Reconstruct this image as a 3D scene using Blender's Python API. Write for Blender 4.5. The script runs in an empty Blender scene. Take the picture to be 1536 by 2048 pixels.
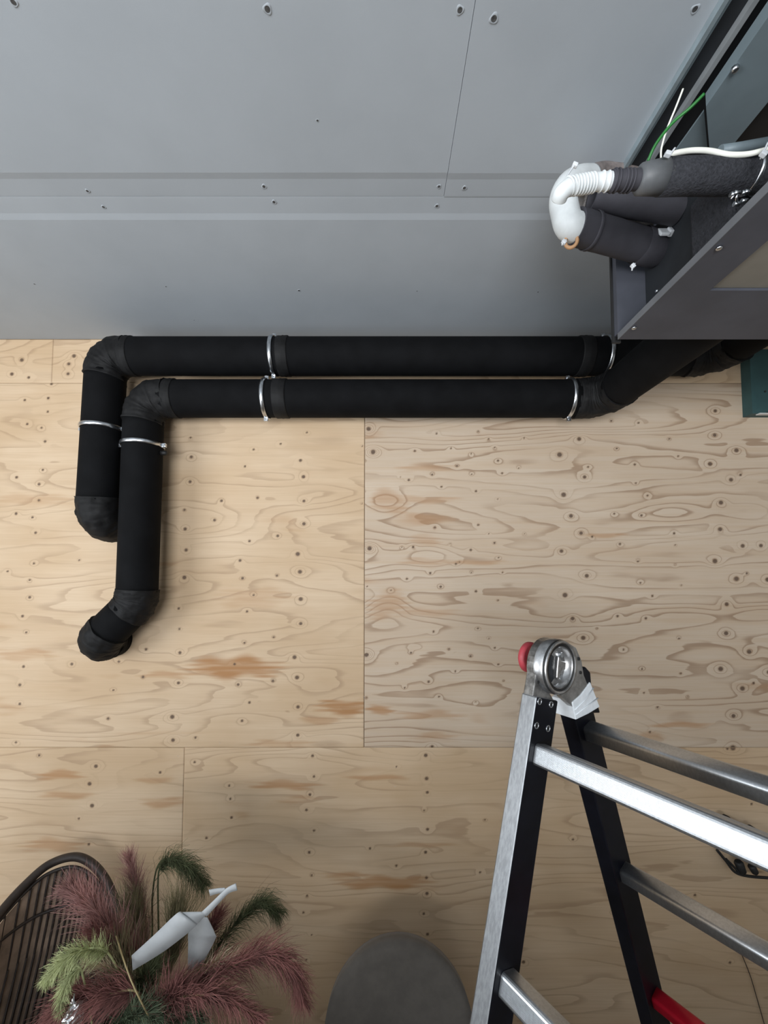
import bpy, bmesh, math, random
import numpy as np
from mathutils import Vector, Matrix, noise as mnoise

random.seed(7); rng = np.random.default_rng(7)
SC = bpy.context.scene
COL = SC.collection

# ------------------------------------------------------------------ camera, light, exposure
F, CX, CY = 820.0, 768.0, 1098.23          # focal length and principal point for the 1536 x 2048 frame
PITCH = math.radians(2.916)
EYE = Vector((0.0, 0.0, 1.82))
cam_d = bpy.data.cameras.new('camera'); cam = bpy.data.objects.new('camera', cam_d); COL.objects.link(cam)
cam_d.sensor_fit = 'VERTICAL'; cam_d.sensor_height = 36.0; cam_d.lens = F / 2048 * 36
cam_d.shift_y = (CY - 1024) / 2048; cam_d.clip_start = 0.02
cam.location = EYE; cam.rotation_euler = (math.pi / 2 + PITCH, 0, 0)
SC.camera = cam

world = bpy.data.worlds.new('sky'); SC.world = world; world.use_nodes = True
bg = world.node_tree.nodes['Background']; bg.inputs[0].default_value = (0.75, 0.87, 1.0, 1); bg.inputs[1].default_value = 1.6

def area(name, loc, target, sx, sy, power, color):
    d = bpy.data.lights.new(name, 'AREA'); d.shape = 'RECTANGLE'; d.size = sx; d.size_y = sy
    d.energy = power; d.color = color
    o = bpy.data.objects.new(name, d); COL.objects.link(o); o.location = loc
    o.rotation_euler = (Vector(target) - Vector(loc)).to_track_quat('-Z', 'Y').to_euler()
    return o
area('window_daylight_left', (-2.22, -0.60, 1.40), (0.0, -0.60, 1.40), 1.6, 1.35, 54, (0.92, 0.96, 1.0))
area('window_daylight_rear', (-0.5, -2.63, 1.15), (-0.5, 0.0, 1.15), 1.9, 1.55, 138, (0.95, 0.97, 1.0))

SC.view_settings.view_transform = 'Standard'; SC.view_settings.look = 'None'
SC.view_settings.gamma = 1.0; SC.view_settings.use_curve_mapping = False
SC.view_settings.exposure = 0.0

# ------------------------------------------------------------------ measuring helpers
def ray(px, py):
    u = (px - CX) / F; v = (CY - py) / F
    fw = math.cos(PITCH) - v * math.sin(PITCH); up = math.sin(PITCH) + v * math.cos(PITCH)
    return Vector((u / fw, 1.0, up / fw))
def at(px, py, Y): return EYE + ray(px, py) * Y            # the point of the room at depth Y
def atz(px, py, z):                                        # the point of the room at height z
    r = ray(px, py); return EYE + r * ((z - EYE.z) / r.z)

WALL = 1.372
CEIL = EYE.z + 0.5785 * WALL - 0.0006
FLOOR = 0.0

# ------------------------------------------------------------------ object helpers
def link(o, parent=None):
    COL.objects.link(o)
    if parent is not None: o.parent = parent
    return o
def tag(o, label=None, cat=None, group=None, kind=None):
    if label: o['label'] = label
    if cat: o['category'] = cat
    if group: o['group'] = group
    if kind: o['kind'] = kind
    return o
def empty(name, label, cat, group=None):
    o = bpy.data.objects.new(name, None); o.empty_display_size = 0.05
    link(o); return tag(o, label, cat, group)

class MB:
    """collects geometry in world coordinates and links it as ONE mesh object"""
    def __init__(s): s.v = []; s.f = []; s.m = []; s.sm = []
    def add(s, vs, fs, mi=0, smooth=False):
        b = len(s.v); s.v += [tuple(v) for v in vs]
        for f in fs: s.f.append([i + b for i in f]); s.m.append(mi); s.sm.append(smooth)
        return s
    def box(s, lo, hi, mi=0, M=None):
        (x0, y0, z0), (x1, y1, z1) = lo, hi
        vs = [Vector(p) for p in ((x0,y0,z0),(x1,y0,z0),(x1,y1,z0),(x0,y1,z0),(x0,y0,z1),(x1,y0,z1),(x1,y1,z1),(x0,y1,z1))]
        if M is not None: vs = [M @ v for v in vs]
        return s.add(vs, [(0,3,2,1),(4,5,6,7),(0,1,5,4),(1,2,6,5),(2,3,7,6),(3,0,4,7)], mi)
    def sweep(s, pts, rad, seg=16, caps=True, mi=0, smooth=True, jit=0.0, squash=None, up=None):
        pts = [Vector(p) for p in pts]; n = len(pts)
        if not hasattr(rad, '__len__'): rad = [rad] * n
        T = []
        for i in range(n):
            a = pts[max(i - 1, 0)]; b = pts[min(i + 1, n - 1)]
            d = (b - a)
            if d.length < 1e-9: d = Vector((0, 0, 1))
            T.append(d.normalized())
        N = Vector(up) if up else (Vector((0, 0, 1)) if abs(T[0].z) < 0.9 else Vector((0, 1, 0)))
        N = (N - T[0] * N.dot(T[0])).normalized()
        vs = []
        for i in range(n):
            if i: N = (N - T[i] * N.dot(T[i])).normalized()
            Bn = T[i].cross(N)
            for k in range(seg):
                a = 2 * math.pi * k / seg
                r = rad[i]
                p = pts[i] + (N * math.cos(a) + Bn * math.sin(a) * (squash or 1)) * r
                if jit:
                    q = mnoise.noise(p * 38) * jit + mnoise.noise(p * 90) * jit * .5
                    p += (N * math.cos(a) + Bn * math.sin(a)) * q
                vs.append(p)
        fs = [(i * seg + k, i * seg + (k + 1) % seg, (i + 1) * seg + (k + 1) % seg, (i + 1) * seg + k)
              for i in range(n - 1) for k in range(seg)]
        s.add(vs, fs, mi, smooth)
        if caps:
            b = len(s.v) - n * seg
            s.f.append([b + k for k in range(seg)][::-1]); s.m.append(mi); s.sm.append(False)
            s.f.append([b + (n - 1) * seg + k for k in range(seg)]); s.m.append(mi); s.sm.append(False)
        return s
    def prism(s, poly, off, mi=0, side_mi=None):          # poly: 3-D points, off: extrusion vector
        n = len(poly); a = [Vector(p) for p in poly]; b = [p + Vector(off) for p in a]
        s.add(a + b, [tuple(range(n))[::-1], tuple(range(n, 2 * n))], mi)
        s.add(a + b, [(i, (i + 1) % n, n + (i + 1) % n, n + i) for i in range(n)], mi if side_mi is None else side_mi)
        return s
    def torus(s, c, ax, R, r, seg=36, k=8, mi=0, flat=1.0):
        ax = Vector(ax).normalized(); u = ax.orthogonal().normalized(); w = ax.cross(u)
        vs = []
        for i in range(seg):
            a = 2 * math.pi * i / seg; d = u * math.cos(a) + w * math.sin(a)
            for j in range(k):
                b = 2 * math.pi * j / k
                vs.append(Vector(c) + d * (R + r * math.cos(b)) + ax * r * flat * math.sin(b))
        fs = [(i * k + j, ((i + 1) % seg) * k + j, ((i + 1) % seg) * k + (j + 1) % k, i * k + (j + 1) % k)
              for i in range(seg) for j in range(k)]
        return s.add(vs, fs, mi, True)
    def disc(s, c, ax, r, h, seg=24, mi=0, dome=0.0):      # short cylinder from c along ax
        c = Vector(c); ax = Vector(ax).normalized()
        pts = [c, c + ax * h]; rr = [r, r]
        if dome: pts = [c, c + ax * h * .6, c + ax * h * .9, c + ax * h]; rr = [r, r, r * .8, r * .45]
        return s.sweep(pts, rr, seg, True, mi, bool(dome))
    def build(s, name, mats, parent=None, bevel=0.0, bseg=2):
        me = bpy.data.meshes.new(name); me.from_pydata(s.v, [], s.f)
        if not isinstance(mats, (list, tuple)): mats = [mats]
        for m in mats: me.materials.append(m)
        me.polygons.foreach_set('material_index', s.m); me.polygons.foreach_set('use_smooth', s.sm)
        bm = bmesh.new(); bm.from_mesh(me); bmesh.ops.remove_doubles(bm, verts=bm.verts, dist=1e-6)
        bmesh.ops.recalc_face_normals(bm, faces=bm.faces); bm.to_mesh(me); bm.free(); me.update()
        o = bpy.data.objects.new(name, me); link(o, parent)
        if bevel:
            b = o.modifiers.new('bevel', 'BEVEL'); b.width = bevel; b.segments = bseg; b.limit_method = 'ANGLE'; b.angle_limit = math.radians(40)
        return o

# ------------------------------------------------------------------ materials
class NT:
    def __init__(s, name):
        s.m = bpy.data.materials.new(name); s.m.use_nodes = True; s.t = s.m.node_tree
        s.p = s.t.nodes['Principled BSDF']
    def n(s, t, **k):
        nd = s.t.nodes.new(t)
        for a, b in k.items(): setattr(nd, a, b)
        return nd
    def l(s, a, b): s.t.links.new(a, b)
    def val(s, sock, v):
        if isinstance(v, bpy.types.NodeSocket): s.l(v, sock)
        else: sock.default_value = v
    def math(s, op, a, b=0.0, c=0.0, clamp=False):
        nd = s.n('ShaderNodeMath', operation=op); nd.use_clamp = clamp
        s.val(nd.inputs[0], a); s.val(nd.inputs[1], b); s.val(nd.inputs[2], c)
        return nd.outputs[0]
    def noise(s, vec, scale, detail=2, rough=.5, dist=0.0):
        nd = s.n('ShaderNodeTexNoise'); s.l(vec, nd.inputs['Vector'])
        nd.inputs['Scale'].default_value = scale; nd.inputs['Detail'].default_value = detail
        nd.inputs['Roughness'].default_value = rough; nd.inputs['Distortion'].default_value = dist
        return nd.outputs[0]
    def scale(s, vec, xyz, loc=(0, 0, 0)):
        nd = s.n('ShaderNodeMapping'); s.l(vec, nd.inputs['Vector']); nd.inputs['Scale'].default_value = xyz
        nd.inputs['Location'].default_value = loc
        return nd.outputs[0]
    def ss(s, x, a, b, lo=0.0, hi=1.0):
        nd = s.n('ShaderNodeMapRange', interpolation_type='SMOOTHSTEP'); s.val(nd.inputs[0], x)
        nd.inputs[1].default_value = a; nd.inputs[2].default_value = b; nd.inputs[3].default_value = lo; nd.inputs[4].default_value = hi
        return nd.outputs[0]
    def mix(s, fac, a, b):
        nd = s.n('ShaderNodeMix', data_type='RGBA'); s.val(nd.inputs[0], fac)
        for i, c in ((6, a), (7, b)):
            if isinstance(c, bpy.types.NodeSocket): s.l(c, nd.inputs[i])
            else: nd.inputs[i].default_value = (*c, 1) if len(c) == 3 else c
        return nd.outputs[2]
    def bump(s, h, strength=.2, dist=.001):
        nd = s.n('ShaderNodeBump'); s.l(h, nd.inputs['Height']); nd.inputs['Strength'].default_value = strength
        nd.inputs['Distance'].default_value = dist; s.l(nd.outputs[0], s.p.inputs['Normal'])
    @property
    def pos(s): return s.n('ShaderNodeNewGeometry').outputs['Position']

def mat(name, col, rough=.6, metal=0.0, var=.12, vs=40, bump=.0, bs=120, bd=.001, spec=.5, stretch=(1, 1, 1), sheen=0, alpha=1, trans=0):
    t = NT(name); c = Vector(col); v = t.scale(t.pos, stretch)
    nz = t.noise(v, vs, 4, .6)
    t.l(t.mix(t.ss(nz, .3, .7), tuple(c * (1 - var)), tuple(c * (1 + var))), t.p.inputs['Base Color'])
    t.p.inputs['Roughness'].default_value = rough; t.p.inputs['Metallic'].default_value = metal
    t.p.inputs['Specular IOR Level'].default_value = spec
    if sheen: t.p.inputs['Sheen Weight'].default_value = sheen
    if alpha < 1: t.p.inputs['Alpha'].default_value = alpha
    if trans: t.p.inputs['Transmission Weight'].default_value = trans
    if bump: t.bump(t.noise(v, bs, 3, .6), bump, bd)
    return t.m

def plywood_material():
    t = NT('plywood')
    at_ = t.n('ShaderNodeAttribute', attribute_name='wood'); sep = t.n('ShaderNodeSeparateColor'); t.l(at_.outputs['Color'], sep.inputs[0])
    warp, knot, stain = sep.outputs[0], sep.outputs[1], sep.outputs[2]; seed = at_.outputs['Alpha']
    pos = t.pos
    comb = t.n('ShaderNodeCombineXYZ'); t.l(t.math('MULTIPLY', seed, 37.0), comb.inputs[1])
    add = t.n('ShaderNodeVectorMath', operation='ADD'); t.l(pos, add.inputs[0]); t.l(comb.outputs[0], add.inputs[1]); p = add.outputs[0]
    pg = t.scale(p, (.95, 1, 6.2))
    n1 = t.noise(pg, 1.1, 1.2, .42, .25)
    n2 = t.noise(t.scale(p, (5, 1, 36)), 1.0, 2, .5)
    field = t.math('ADD', t.math('MULTIPLY', n1, 14.0), t.math('MULTIPLY', n2, .75))
    field = t.math('ADD', field, t.math('MULTIPLY', warp, 5.0))
    fr = t.math('FRACT', field)
    line = t.math('MULTIPLY', t.ss(fr, .66, .93), t.ss(fr, .955, 1.0, 1.0, 0.0))
    broad = t.math('MULTIPLY', t.ss(fr, .1, .9), t.ss(fr, .95, 1.0, 1.0, 0.0))
    lm = t.ss(t.noise(t.scale(p, (1.1, 1, 3.5), (3, 0, 5)), 1.9, 2, .6), .33, .60, .2, 1.0)
    sd = t.ss(t.math('ABSOLUTE', t.math('SUBTRACT', seed, .52)), .01, .05, 1.0, .55)
    lm = t.math('MULTIPLY', lm, sd)
    fine = t.noise(t.scale(p, (7, 1, 330)), 1.0, 3, .6)
    fine2 = t.noise(t.scale(p, (2.2, 1, 60), (5, 1, 2)), 1.0, 3, .6)
    blot = t.noise(t.scale(p, (1.1, 1, 2.6)), 2.2, 3, .55)
    c = t.mix(t.ss(blot, .3, .7), (.57, .410, .255), (.66, .505, .345))
    tint = t.ss(t.math('ABSOLUTE', t.math('SUBTRACT', seed, .52)), .01, .05, 1.0, 0.0)
    c = t.mix(t.math('MULTIPLY', tint, .42), c, (.52, .475, .425))
    c = t.mix(t.math('MULTIPLY', t.ss(fine2, .35, .7), .30), c, (.50, .345, .21))
    c = t.mix(t.math('MULTIPLY', t.ss(fine, .42, .7), .18), c, (.45, .32, .20))
    c = t.mix(t.math('MULTIPLY', t.math('MULTIPLY', broad, lm), .13), c, (.44, .27, .15))
    c = t.mix(t.math('MULTIPLY', t.math('MULTIPLY', line, lm), .62), c, (.25, .150, .085))
    patch = t.ss(t.noise(t.scale(p, (1.6, 1, 9), (9, 2, 1)), 1.5, 2, .5, .4), .66, .78, 0, .45)
    st = t.math('MAXIMUM', patch, t.math('MULTIPLY', stain, t.ss(fine2, .25, .6, .45, 1.0)), clamp=True)
    c = t.mix(t.math('MULTIPLY', st, 1.0), c, (.40, .205, .085))
    kn = t.ss(knot, .22, .8)
    c = t.mix(t.math('MULTIPLY', t.ss(knot, .03, .3), .35), c, (.33, .20, .11))
    c = t.mix(t.math('MULTIPLY', kn, .85), c, (.085, .052, .036))
    t.l(c, t.p.inputs['Base Color']); t.p.inputs['Roughness'].default_value = .62
    t.p.inputs['Specular IOR Level'].default_value = .3
    t.bump(t.math('ADD', fine, t.math('MULTIPLY', line, -.6)), .12, .0008)
    return t.m

M = {}
M['ply'] = plywood_material()
M['board'] = mat('plasterboard_grey', (.365, .396, .424), .75, var=.03, vs=5, bump=.10, bs=420, bd=.0006, spec=.35)
M['plain'] = mat('painted_wall', (.42, .41, .39), .8, var=.03, vs=4)
M['floor'] = mat('wood_floor', (.20, .16, .12), .5, var=.15, vs=6, stretch=(1, 8, 1))
M['foam'] = mat('black_foam', (.0042, .0044, .0050), .8, var=.25, vs=14, bump=.14, bs=500, bd=.0006, spec=.12, sheen=.0)
M['tape'] = mat('black_foam_tape', (.0095, .0095, .0098), .65, var=.3, vs=30, bump=.45, bs=45, bd=.002, spec=.2)
M['zinc'] = mat('zinc_plated_steel', (.66, .69, .72), .28, 1.0, var=.2, vs=60)
M['alu'] = mat('brushed_aluminium', (.60, .62, .64), .40, 1.0, var=.08, vs=60, stretch=(6, 6, 1), bump=.05, bs=200)
M['alu_edge'] = mat('worn_aluminium_edge', (.36, .375, .39), .5, 1.0, var=.15, vs=50, stretch=(6, 6, .5), bump=.06, bs=200)
M['alu_worn'] = mat('worn_cast_aluminium', (.24, .235, .225), .42, 1.0, var=.5, vs=70, bump=.3, bs=90, bd=.001)
M['alu_cast'] = mat('cast_aluminium', (.52, .52, .52), .35, 1.0, var=.3, vs=60, bump=.15, bs=90)
M['black'] = mat('black_anodised', (.0042, .0046, .0075), .38, var=.3, vs=30, spec=.22)
M['rubber'] = mat('black_rubber', (.012, .012, .012), .6, var=.2, vs=40)
M['red'] = mat('red_plastic', (.42, .05, .065), .5, var=.15, vs=60)
M['redalu'] = mat('red_painted_metal', (.52, .012, .03), .3, .25, var=.1, vs=30)
M['wtape'] = mat('white_cloth_tape', (.72, .76, .79), .6, var=.08, vs=60, bump=.4, bs=60, bd=.002)
M['greyp'] = mat('grey_painted_board', (.066, .070, .086), .55, var=.12, vs=10, bump=.08, bs=300, spec=.4)
M['greyl'] = mat('grey_board_edge', (.13, .135, .145), .55, var=.12, vs=10)
M['brown'] = mat('brown_grey_board', (.20, .185, .155), .65, var=.08, vs=10)
M['felt'] = mat('dark_felt_wrap', (.030, .031, .036), .85, var=.3, vs=260, bump=.8, bs=260, bd=.003, spec=.25)
M['gfoam'] = mat('dark_grey_foam', (.046, .045, .053), .7, var=.15, vs=20, bump=.1, bs=300, spec=.3)
M['greytape'] = mat('grey_duct_tape', (.10, .105, .11), .5, var=.12, vs=40, bump=.1, bs=80)
M['wpvc'] = mat('dusty_white_plastic', (.66, .69, .69), .45, var=.10, vs=18)
M['dust'] = mat('dusty_grey_plastic', (.20, .17, .16), .8, var=.35, vs=50)
M['foil'] = mat('crumpled_grey_foil', (.28, .26, .25), .45, .5, var=.3, vs=40, bump=.8, bs=50, bd=.004)
M['cable'] = mat('white_cable', (.80, .80, .72), .45, var=.05, vs=30)
M['green'] = mat('green_wire', (.02, .17, .03), .45, var=.15, vs=30)
M['clear'] = mat('frosted_zip_tie', (.62, .64, .66), .35, var=.1, vs=40)
M['orange'] = mat('tan_rubber_ring', (.45, .25, .12), .5, var=.1, vs=40)
M['sheet'] = mat('blue_grey_sheet_metal', (.17, .215, .235), .5, .1, var=.06, vs=12)
M['dark'] = mat('dark_panel_recess_shade', (.010, .012, .015), .7, var=.3, vs=14)  # black panels, and near-black colour standing in for shade inside recesses
M['stud'] = mat('grey_profile', (.30, .32, .33), .45, .2, var=.1, vs=20)
M['rail'] = mat('galvanised_rail', (.42, .50, .53), .4, .6, var=.1, vs=30)
M['teal'] = mat('teal_board', (.028, .075, .078), .6, var=.15, vs=12)
M['white'] = mat('white_edge', (.6, .6, .58), .6, var=.05)
M['rattan'] = mat('dark_brown_steel_rod', (.040, .030, .025), .5, var=.25, vs=40)
M['seatf'] = mat('taupe_upholstery', (.125, .112, .098), .9, var=.10, vs=30, bump=.2, bs=500, sheen=.2)
M['pink'] = mat('dusty_pink_plume', (.38, .20, .18), .95, var=.3, vs=25)
M['maroon'] = mat('maroon_plume', (.25, .105, .093), .95, var=.35, vs=25)
M['gfern'] = mat('dark_green_fern', (.085, .100, .045), .9, var=.3, vs=30)
M['golive'] = mat('olive_grass', (.19, .165, .085), .9, var=.35, vs=30)
M['gpale'] = mat('pale_green_tassel', (.46, .50, .25), .9, var=.25, vs=50)
M['gpine'] = mat('blue_green_needles', (.11, .145, .085), .9, var=.3, vs=40)
M['cream'] = mat('cream_seed_heads', (.62, .52, .36), .8, var=.25, vs=40)
M['straw'] = mat('straw_stem', (.38, .30, .15), .7, var=.2, vs=40)
M['ribbon'] = mat('frosted_plastic_strip', (.47, .49, .50), .45, var=.08, vs=25, bump=.15, bs=20, bd=.003, trans=.15)
M['silver'] = mat('silver_foil', (.75, .77, .78), .25, 1.0, var=.3, vs=60, bump=.9, bs=70, bd=.004)
M['slat'] = mat('brown_woven_shell', (.30, .215, .155), .8, var=.2, vs=30)
M['vase'] = mat('dark_glazed_ceramic', (.022, .026, .03), .35, var=.2, vs=20)

# ------------------------------------------------------------------ the room
RX0, RX1, RY0 = -2.2, 2.3, -2.6
def struct(name, mb, m, **k): return tag(mb.build(name, m, **k), kind='structure')
struct('floor', MB().box((RX0 - .1, RY0 - .1, -.1), (RX1 + .1, WALL + .15, 0)), M['floor'])
ceiling = struct('ceiling', MB().box((RX0 - .1, RY0 - .1, CEIL + .0135), (RX1 + .1, WALL + .15, CEIL + .11)), M['plain'])
wall_back = struct('wall_back', MB().box((RX0 - .1, WALL + .0185, 0), (RX1 + .1, WALL + .12, CEIL + .0135)), M['plain'])
struct('wall_right', MB().box((RX1, RY0 - .1, 0), (RX1 + .1, WALL + .0185, CEIL + .0135)), M['plain'])
wl = MB()                                                    # left wall with its window opening
for lo, hi in (((RX0 - .1, RY0 - .1, 0), (RX0, WALL + .0185, .7)), ((RX0 - .1, RY0 - .1, 2.1), (RX0, WALL + .0185, CEIL + .0135)),
               ((RX0 - .1, RY0 - .1, .7), (RX0, -1.42, 2.1)), ((RX0 - .1, .22, .7), (RX0, WALL + .0185, 2.1))): wl.box(lo, hi)
struct('wall_left', wl, M['plain'])
wf = MB()                                                    # wall behind the camera with a wide window opening
for lo, hi in (((RX0, RY0 - .1, 0), (RX1, RY0, .35)), ((RX0, RY0 - .1, 1.95), (RX1, RY0, CEIL + .0135)),
               ((RX0, RY0 - .1, .35), (-1.47, RY0, 1.95)), ((.47, RY0 - .1, .35), (RX1, RY0, 1.95))): wf.box(lo, hi)
struct('wall_front', wf, M['plain'])

# added unseen half-height screen, left of and behind the camera, shading the lower wall
struct('added_light_screen', MB().box((-1.50, -1.15, 0), (-1.42, .62, 1.30)).box((-1.42, -1.15, 0), (1.3, -1.07, 1.30)), M['plain'])

# --- ceiling: grey plasterboard sheets with tapered long edges, laid parallel to the back wall
YJ = 0.5785 * WALL / 0.95004                                  # joint between the rows
XJ = .1275
def board(name, x0, x1, y0, y1, taper_lo, taper_hi, drop=0.0):
    ys = [y0]
    z0 = CEIL - drop
    prof = []
    if taper_lo: prof += [(y0, .0030), (y0 + .004, .0028), (y0 + .040, .0020), (y0 + .055, 0)]
    else: prof += [(y0, 0)]
    if taper_hi: prof += [(y1 - .055, 0), (y1 - .040, .0020), (y1 - .004, .0028), (y1, .0030)]
    else: prof += [(y1, 0)]
    mb = MB(); n = len(prof)
    vs = [(x0, y, z0 + d) for y, d in prof] + [(x1, y, z0 + d) for y, d in prof] + \
         [(x0, y0, CEIL + .0125), (x0, y1, CEIL + .0125), (x1, y0, CEIL + .0125), (x1, y1, CEIL + .0125)]
    fs = [(i, i + 1, n + i + 1, n + i) for i in range(n - 1)]
    a, b, c, d = 2 * n, 2 * n + 1, 2 * n + 2, 2 * n + 3
    fs += [(0, n, c, a), (n - 1, b, d, 2 * n - 1), (a, c, d, b), tuple([0, a, b] + list(range(n - 1, 0, -1))), tuple([n, c, d] + list(range(2 * n - 1, n, -1)))]
    mb.add(vs, fs)
    return mb.build(name, M['board'], ceiling)
b_far = board('plasterboard_sheet', RX0, RX1, YJ + .0004, WALL - .0005, True, False)
b_left = board('plasterboard_sheet', RX0, XJ - .0004, YJ - 1.2, YJ - .0004, False, True)
b_right = board('plasterboard_sheet', XJ + .0004, RX1, YJ - 1.2, YJ - .0004, False, True, .0012)
board('plasterboard_sheet', RX0, RX1, RY0, YJ - 1.2015, False, False)

screw_me = None
def screw_mesh(name, r, m1, m2):
    mb = MB(); seg = 14
    # dished collar of torn paper, countersunk head, cross recess
    rings = [(r * 1.45, .0002), (r * 1.15, -.0009), (r * .85, -.0005), (r * .7, -.0004), (r * .35, -.0003)]
    vs = []
    for k, (rr, h) in enumerate(rings):
        for i in range(seg):
            a = 2 * math.pi * i / seg; q = rr * (1 + (.16 * math.sin(3 * a + 1) if k < 2 else 0)); vs.append((q * math.cos(a), q * math.sin(a), h))
    fs = [(k * seg + i, k * seg + (i + 1) % seg, (k + 1) * seg + (i + 1) % seg, (k + 1) * seg + i) for k in range(len(rings) - 1) for i in range(seg)]
    nb = len(fs)
    mb.add(vs, fs[:2 * seg], 0, True); mb.add(vs, fs[2 * seg:], 1, False)
    mb.add([(r * .4 * math.cos(2 * math.pi * i / seg), r * .4 * math.sin(2 * math.pi * i / seg), -.0003) for i in range(seg)], [tuple(range(seg))], 1)
    o = mb.build(name, [m1, m2]); me = o.data; bpy.data.objects.remove(o); return me
M['shole'] = mat('dull_screw_head', (.06, .06, .06), .6, var=.4, vs=300)
sm_ceil = screw_mesh('ceiling_screw', .0042, M['board'], M['shole'])
for px, py, par, s in ((27, 4, b_left, 1), (535, 18, b_left, 1.1), (920, 20, b_left, 1), (988, 37, b_right, 1.15), (1390, 18, b_right, 1),
                       (175, 382, b_left, .75), (528, 373, b_left, .9), (878, 373, b_left, .8), (929, 376, b_right, .9),
                       (207, 414, b_far, .8), (548, 404, b_far, .9), (874, 412, b_far, .9), (69, 568, b_far, .6), (332, 573, b_far, .55), (598, 581, b_far, .8), (388, 640, b_far, .4), (834, 582, b_far, .5), (1076, 584, b_far, .5), (635, 241, b_left, .5)):
    p = atz(px, py, CEIL + (.0020 if 360 < py < 416 else 0.0) - (.0012 if par is b_right else 0.0))
    o = bpy.data.objects.new('screw', sm_ceil); link(o, par); o.location = p; o.scale = (s, s, s); o.rotation_euler.z = random.random() * 6

# --- plywood sheets on the back wall
def w2(px, py): p = at(px, py, WALL); return p.x, p.z
KN = []                                                       # knots: x, z, radius
def knots(lst, sc, ox, oy, r):
    for a, b in lst:
        x, z = w2(ox + a * sc, oy + b * sc); KN.append((x, z, r * random.uniform(.85, 1.2)))
knots([(842,143),(770,201),(862,283),(785,348),(812,426),(849,489),(777,555),(870,646),(790,717),(818,803),(857,874),(85,190),(68,106),(72,545),(62,936),
       (1342,40),(1340,129),(1420,185),(1323,235),(1400,293),(1363,377),(1360,475),(1443,536),(1341,592),(1420,657),(1384,750),(1382,857),(1467,925),(1362,988),
       (1442,1060),(1409,1161),(1407,1278),(1510,535),(1540,1000),(1535,660)], .5443, 700, 800, .0098)
knots([(318,123),(238,187),(371,177),(393,242),(544,223),(302,274),(216,294),(336,319),(463,335),(559,269),(312,468),(471,459),(232,540),(444,551),(531,525),
       (389,602),(546,579),(295,636),(209,657),(333,686),(463,703),(307,851),(470,839),(224,929),(363,916),(443,941),(532,911),(387,997),(545,972),(289,1035),(201,1058),
       (327,1090),(980,178),(1046,237),(1050,306),(1093,351),(971,418),(1071,424),(1191,490),(992,529),(1058,593),(1067,672),(1111,720),(983,794),(1087,802),(1209,876),
       (1005,917),(1073,988),(1080,1076),(1130,1129),(1102,1220),(1173,143),(1206,207),(960,77),(1060,84),(1458,637),(1435,275),(1483,1040),(875,246),(890,502)], .5443, 700, 800, .0052)
knots([(445,198),(186,284),(447,273),(509,142),(532,175),(471,115),(542,365),(190,540),(368,527),(403,595),(561,634),(446,635),(543,736),(172,968),(462,1110),(564,1032),
       (1195,608),(1196,533),(1217,682),(907,838),(510,490),(640,140),(620,250),(640,490),(510,875),(45,170),(43,380),(63,685),(60,1093),(1215,1005),(1240,1088),(150,700)], .5443, 700, 800, .0036)
knots([(773,513),(768,613),(748,804),(752,889),(745,1000),(727,1304),(721,1426),(696,1563),(699,1657),(1214,527),(1226,593),(1228,691),(1228,783),(1203,905),(1212,977),(1215,1087),(1215,1186),
       (1204,1523),(1203,1637),(88,121),(48,178),(299,105),(278,137),(275,177),(1507,495),(1493,883),(1480,1313),(1490,400),(1190,1322),(1200,1404)], .495, 0, 660, .0082)
knots([(770,435),(745,727),(722,1125),(725,1208),(1240,414),(1025,483),(990,551),(1041,678),(867,768),(1008,853),(1122,832),(970,931),(980,1003),(1119,992),(1025,1071),(998,1137),
       (1106,1241),(988,1264),(948,1350),(1103,1418),(962,1433),(1008,1505),(978,1579),(578,1402),(458,1455),(437,1570),(116,192),(208,218),(195,275),(100,283),(193,330),(182,450),
       (173,565),(67,595),(158,623),(157,688),(131,757),(65,742),(144,819),(137,943),(120,1010),(31,975),(120,1080),(91,1156),(106,1222),(95,1360),(80,1434),(80,1511),(168,395),
       (110,380),(1134,460),(320,930),(895,690),(590,1290),(480,1340),(290,1350)], .495, 0, 660, .0058)
knots([(865,38),(829,87),(834,219),(838,298),(839,508),(828,638),(833,783),(836,873),(839,1105),(1385,1263)], .3516, 560, 1480, .0072)
knots([(820,402),(818,988),(184,90),(193,210),(171,312),(151,398),(194,515),(167,640),(180,770),(154,886),(133,981),(180,1109),(150,1250),(160,1403),(663,153),(662,715),(1165,455),
       (1138,753),(512,617),(1385,1090)], .3516, 560, 1480, .0048)
knots([(421,203),(393,280),(404,376)], .4557, 0, 1440, .0085)
knots([(759,86),(346,433),(390,545),(1006,288),(1011,346),(1016,428),(906,518),(1378,248),(1360,327),(1345,395),(1378,485),(1357,580),(70,98),(172,155),(703,230),(854,185),(858,77),(1307,64),(1372,157)], .4557, 0, 1440, .0055)
knots([(1146,1679),(1227,1825),(1460,1925),(1432,1975),(1503,1608),(1455,1497),(1390,1790),(1520,1945)], 1, 0, 0, .005)
KN = np.array(KN)
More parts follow.
